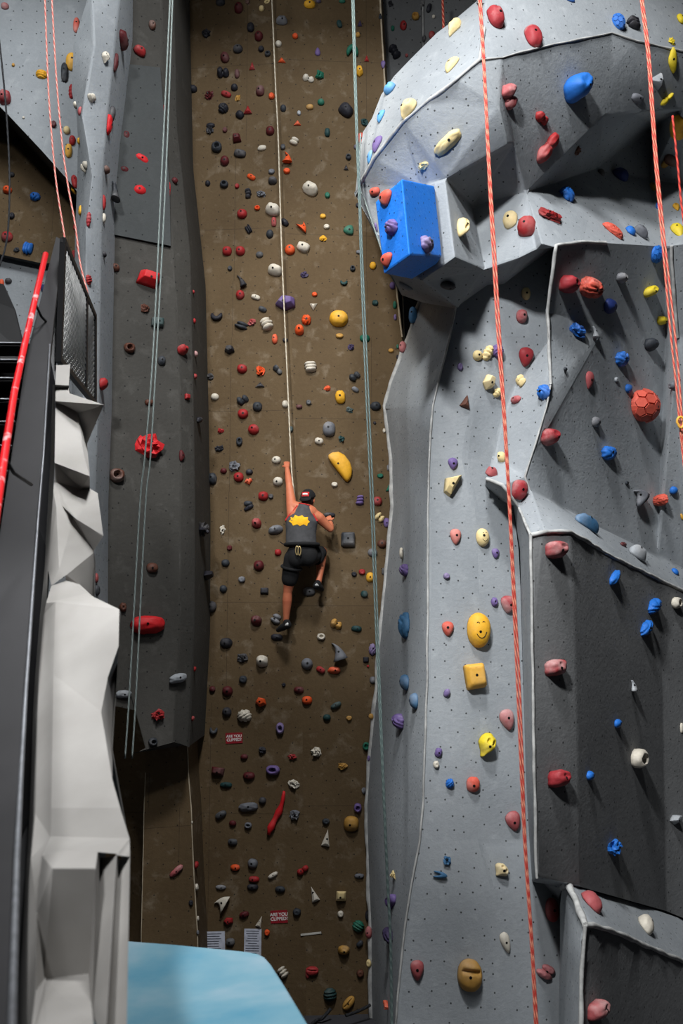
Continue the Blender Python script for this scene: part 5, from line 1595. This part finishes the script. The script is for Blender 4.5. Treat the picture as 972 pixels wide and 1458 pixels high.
def build_hold(i, H_):
    x, y, w_, h_, c, s = H_['x'], H_['y'], H_['w'], H_['h'], H_['c'], H_['s']
    hit = cast(x, y)
    if hit is None: 
        print('MISS', i, H_); return None
    p, n, dist, nm, t, offv = hit
    mpp = (p - EYE).dot(Vector((0, CP, SP))) / F
    W_, H2 = w_ * mpp, h_ * mpp
    dep = DEP[s] * min(W_, H2)
    tx, ty = x, y
    for _ in range(3):
        q_ = proj(p + n * dep * 0.45)
        tx += (x - q_[0]) * .9; ty += (y - q_[1]) * .9
        hh = cast(tx, ty)
        if hh is None or hh[3] != nm or (hh[0] - p).length > 1.0: break
        p, n = hh[0], hh[1]
    v = (EYE - p).normalized()
    up = Vector((0, 0, 1)) - n * n.z
    up = up.normalized() if up.length > 0.2 else (Vector((0, -1, 0)) + n * n.y).normalized()
    xa = up.cross(n).normalized()
    # undo foreshortening of the base, allowing for how far the hold stands out
    cx = math.sqrt(max(0.04, 1 - xa.dot(v) ** 2)); sx_ = abs(xa.dot(v))
    cy = math.sqrt(max(0.04, 1 - up.dot(v) ** 2)); sy__ = abs(up.dot(v))
    W3 = min(W_ * 1.5, max(W_ * .55, (W_ - dep * .5 * sx_) / cx)); H3 = min(H2 * 1.5, max(H2 * .55, (H2 - dep * .5 * sy__) / cy))
    r = R(H_['r'])
    px = max(w_, h_)
    bm = hold_mesh(s, i * 7 + 3, px)
    for vv in bm.verts:
        vv.co = Vector((vv.co.x * W3, vv.co.y * H3, vv.co.z * dep))
    bmesh.ops.rotate(bm, cent=(0, 0, 0), matrix=Matrix.Rotation(r, 3, 'Z'), verts=bm.verts[:])
    bmesh.ops.recalc_face_normals(bm, faces=bm.faces[:])
    o = finish(NAMES[s], bm, HM[c])
    m = Matrix((xa, up, n)).transposed().to_4x4()
    m.translation = p + n * 0.003
    o.matrix_world = m
    H_['o'] = o; H_['wall'] = nm; H_['pos'] = p
    if px >= 13 and s not in 'cuszR' or px > 30 and s not in 'cu':
        tb = BVHTree.FromObject(o, bpy.context.evaluated_depsgraph_get())
        rg = random.Random(i)
        bx, by = W3 * rg.uniform(-.12, .08), H3 * rg.uniform(-.05, .12)
        hh, nn, _, _ = tb.ray_cast(Vector((bx, by, 5)), Vector((0, 0, -1)))
        if hh is not None:
            rb = min(0.014, 0.085 * min(W3, H3) + .003)
            bm = bmesh.new()
            zz = nn if nn.z > .3 else Vector((0, 0, 1))
            tube(bm, [hh - zz * 0.012, hh + zz * 0.0015], rb, 10)
            b = finish('bolt_socket', bm, M['bolt'], o)
    if s == 'm':
        t2 = BVHTree.FromObject(o, bpy.context.evaluated_depsgraph_get())
        for nm2, pts in (('eye_mark', [(-.20, .20), (-.15, .23), (-.10, .20)]), ('eye_mark', [(.04, .22), (.09, .25), (.14, .22)]), ('smile_mark', [(-.22, -.10), (-.12, -.19), (0, -.22), (.12, -.17), (.20, -.05)])):
            P = []
            for x_, y_ in pts:
                hh, nn, _, _ = t2.ray_cast(Vector((x_ * W3, y_ * H3, 5)), Vector((0, 0, -1)))
                P.append(hh if hh else Vector((x_ * W3, y_ * H3, dep)))
            bm = bmesh.new(); tube(bm, smooth_pts(P, 4), 0.018 * W3, 6)
            finish(nm2, bm, M['bolt'], o)
    return o

for i, a_ in enumerate(HOLDS):
    for b_ in HOLDS[:i]:
        if a_['c'] == b_['c'] and math.hypot(a_['x'] - b_['x'], a_['y'] - b_['y']) < 5: print('CLOSE', int(a_['x']), int(a_['y']), a_['c'], a_['s'], b_['s'])
for i, H_ in enumerate(HOLDS):
    build_hold(i, H_)
HOLDS = [h for h in HOLDS if 'o' in h]
# ------------------------------------------------------------------ labels that single each hold out
WALLN = dict(back='brown wall', backgrey='grey wall behind the bulge', left='grey wall beside the stair', foot='brown foot wall under the grey wall', far='bay behind the stair',
             pillar='pale pillar', tower='tower', bulge='bulge', volume='blue volume')
SIDE = dict(back=('grey-wall side', 'tower side'), backgrey=('brown-wall side', 'outer side'), left=('stair side', 'brown-wall side'), foot=('stair side', 'brown-wall side'), far=('outer side', 'pillar side'),
            pillar=('stair side', 'grey-wall side'), tower=('brown-wall side', 'outer side'), bulge=('brown-wall side', 'outer side'), volume=('brown-wall side', 'tower side'))
FAM = {}
for i_, g_ in enumerate(('NKtqv', 'mRrHw', 'OC', 'GgWy', 'Yol', 'BbL', 'P', 'E', 'Dp')):
    for c_ in g_: FAM[c_] = i_
FAMW = ['dark', 'red', 'orange', 'pale', 'yellow', 'blue', 'purple', 'green', 'pink']

def size_word(h):
    s_ = max(h['w'], h['h'])
    return 'tiny' if s_ < 7.5 else 'small' if s_ < 12 else 'large' if s_ > 21 else ''
def describe(h):
    return ' '.join(x for x in (size_word(h), HC[h['c']][0], SHAPES[h['s']], 'hold') if x)
SPECIAL = [(408, 655, "climber's raised hand", 'back'), (439, 705, "climber's cap", 'back'), (400, 896, "climber's lower shoe", 'back'), (455, 838, "climber's bent-leg shoe", 'back'), (467, 735, "climber's bent-arm hand", 'back'),
           (333, 1051, 'upper red sign', 'back'), (397, 1305, 'lower red sign', 'back'), (442, 1329, 'white tape strip', 'back'), (304, 1340, 'half-hidden notice sheet', 'back'), (360, 1340, 'notice sheet by the block corner', 'back')]
LM = [(x_, y_, n_, w_, None) for x_, y_, n_, w_ in SPECIAL]
for h in HOLDS:
    s_ = max(h['w'], h['h'])
    rivals = [k for k in HOLDS if k is not h and FAM[k['c']] == FAM[h['c']] and (k['s'] == h['s'] or (k['s'] in 'dejbgQ' and h['s'] in 'dejbgQ'))]
    mx = max([max(k['w'], k['h']) for k in rivals] or [0])
    same = [k for k in rivals if k['c'] == h['c'] and k['s'] == h['s']]
    if s_ >= 13 and (not same or max(max(k['w'], k['h']) for k in same) < .62 * s_):
        nm = ('big ' if same or mx > .6 * s_ or s_ > 21 else '') + HC[h['c']][0] + ' ' + SHAPES[h['s']] + ' hold'
        LM.append((h['x'], h['y'], nm, h['wall'], h))
        h['lm'] = nm
def direction(dx, dy):
    return ('below' if dy > 0 else 'above') if abs(dy) > abs(dx) else (1 if dx > 0 else 0)
used = {}
def nwords(t): return len(t.replace('-', ' ').replace("'", ' ').split())
ORD = ['', 'second', 'third', 'fourth', 'fifth']
for h in sorted(HOLDS, key=lambda k: -max(k['w'], k['h'])):
    D_ = describe(h)
    best = None
    fam = [k for k in HOLDS if k['wall'] == h['wall'] and FAM[k['c']] == FAM[h['c']]]
    for tier in (0, 1):
        for lx, ly, ln, lw, lo in LM:
            if lo is h or lw != h['wall'] and not (lw in ('bulge', 'tower', 'volume') and h['wall'] in ('bulge', 'tower', 'volume')): continue
            dx, dy = h['x'] - lx, h['y'] - ly
            dd = math.hypot(dx, dy)
            if dd > 330: continue
            di = direction(dx, dy)
            rank = 0
            for k in fam:
                if k is h or k is lo: continue
                if tier == 1 and (k['c'] != h['c'] or k['s'] != h['s']): continue
                ex, ey = k['x'] - lx, k['y'] - ly
                if direction(ex, ey) == di and math.hypot(ex, ey) < dd * (1.08 if tier == 0 else 1.0): rank += 1
            if rank > (0 if tier == 0 else 2): continue
            off = min(abs(dx), abs(dy)) / max(abs(dx), abs(dy), 1)
            sc_ = dd * (1 + off) * (1 + rank * 1.5)
            if best is None or sc_ < best[0]: best = (sc_, di, ln, rank, dd, tier)
        if best: break
    if best is None:
        same = sorted([k for k in HOLDS if k['wall'] == h['wall'] and describe(k) == D_], key=lambda k: k['y'])
        n_ = same.index(h)
        lab = D_ + ' on the ' + WALLN[h['wall']]
        if len(same) > 1: lab = (ORD[n_] + ' ' if 0 < n_ < 5 else 'topmost ' if n_ == 0 else '') + lab + ('' if n_ == 0 else ' counting down')
    else:
        _, di, ln, rank, dd, tier = best
        nx = ('just' if dd < 42 else 'next') if rank == 0 else ORD[rank] + ' one'
        if isinstance(di, str): rel = nx + ' ' + di + ' the ' + ln
        else: rel = nx + ' on the ' + SIDE[h['wall']][di] + ' of the ' + ln
        lab = D_ + ' ' + rel
        if nwords(lab + ' on the ' + WALLN[h['wall']]) <= 16 and (h['wall'] in ('back', 'tower', 'bulge')) and isinstance(di, str): lab += ' on the ' + WALLN[h['wall']]
    if 'lm' in h and len([1 for q_ in LM if q_[2] == h['lm']]) == 1 and max(h['w'], h['h']) > 17:
        lab = h['lm'] + ' ' + ('' if best is None else rel)
        lab = lab.strip()
        if best is None: lab = h['lm'] + ' on the ' + WALLN[h['wall']]
    for a_, b_ in ((' next on the ', ' on the '), ('rounded ', ''), ('large ', ''), ('big ', ''), ('double-lobed', 'double'), (' second one', ' second'), (' third one', ' third'), ('tiny ', ''), ('small ', '')):
        if nwords(lab) > 16: lab = lab.replace(a_, b_)
    if lab in used:
        o_ = used[lab]
        alt = [t_ for t_ in sorted(LM, key=lambda t_: math.hypot(t_[0] - h['x'], t_[1] - h['y'])) if t_[3] == h['wall'] and t_[4] is not h][:6]
        for lx, ly, ln, lw, lo in alt:
            di = direction(h['x'] - lx, h['y'] - ly)
            if direction(o_['x'] - lx, o_['y'] - ly) != di:
                lab = D_ + (' ' + di + ' the ' if isinstance(di, str) else ' on the ' + SIDE[h['wall']][di] + ' of the ') + ln
                if lab not in used: break
        if lab in used: print('DUP', lab)
    used[lab] = h
    h['label'] = lab
    tag(h['o'], lab, 'climbing hold', 'holds on the ' + WALLN[h['wall']])
# ------------------------------------------------------------------ light
def area(name, loc, target, size, power, col=(1, 1, 1), sy_=None):
    d = bpy.data.lights.new(name, 'AREA')
    d.shape = 'RECTANGLE'; d.size = size; d.size_y = sy_ or size
    d.energy = power; d.color = col
    o = bpy.data.objects.new(name, d); COL.objects.link(o)
    o.location = loc
    o.rotation_euler = (Vector(target) - Vector(loc)).to_track_quat('-Z', 'Y').to_euler()
    return o
Z = CAM_Z
L1 = area('window_light', (-2.6, -1.5, Z + 8.5), (3.2, 11.0, Z - 0.8), 1.0, 500, (0.97, 0.985, 1.0))
L1.data.spread = R(84)
L0 = area('skylight', (0.2, 4.0, Z + 10.8), (0.4, 8.0, Z + 0.0), 1.5, 820, (0.97, 0.985, 1.0))
L0.data.spread = R(150)
area('bay_fill_light', (-4.2, 8.8, Z + 8.6), (-4.0, 13.0, Z + 3.5), 1.2, 110, (0.95, 0.98, 1.0))  # lamp added to brighten the bay behind the stair
sl_ = area('parapet_fill_light', (-0.6, 3.4, Z + 6.2), (-1.9, 6.3, Z + 1.2), 0.5, 34, (0.98, 0.99, 1.0))  # extra lamp put in to lift the top of the white parapet
sl_.data.spread = R(50)
sp = bpy.data.lights.new('brown_wall_fill_spot', 'SPOT')  # added spot, brightens the middle of the brown wall
sp.energy = 600; sp.spot_size = R(50); sp.spot_blend = 0.9; sp.shadow_soft_size = 0.18; sp.color = (1.0, 0.93, 0.82)
so = bpy.data.objects.new('brown_wall_fill_spot', sp); COL.objects.link(so)
so.location = (-1.3, 7.6, Z + 7.6)
so.rotation_euler = (Vector((0.25, 12.5, Z + 3.3)) - so.location).to_track_quat('-Z', 'Y').to_euler()
wd = bpy.data.worlds.new('hall_ambient')
scn.world = wd
wd.use_nodes = True
wd.node_tree.nodes['Background'].inputs[0].default_value = (0.75, 0.85, 1.0, 1)
wd.node_tree.nodes['Background'].inputs[1].default_value = 0.012
scn.view_settings.view_transform = 'Standard'
scn.view_settings.look = 'None'
scn.view_settings.exposure = 0.0
scn.view_settings.gamma = 1.0
scn.view_settings.use_curve_mapping = False
scn.cycles.use_denoising = True
scn.cycles.max_bounces = 6
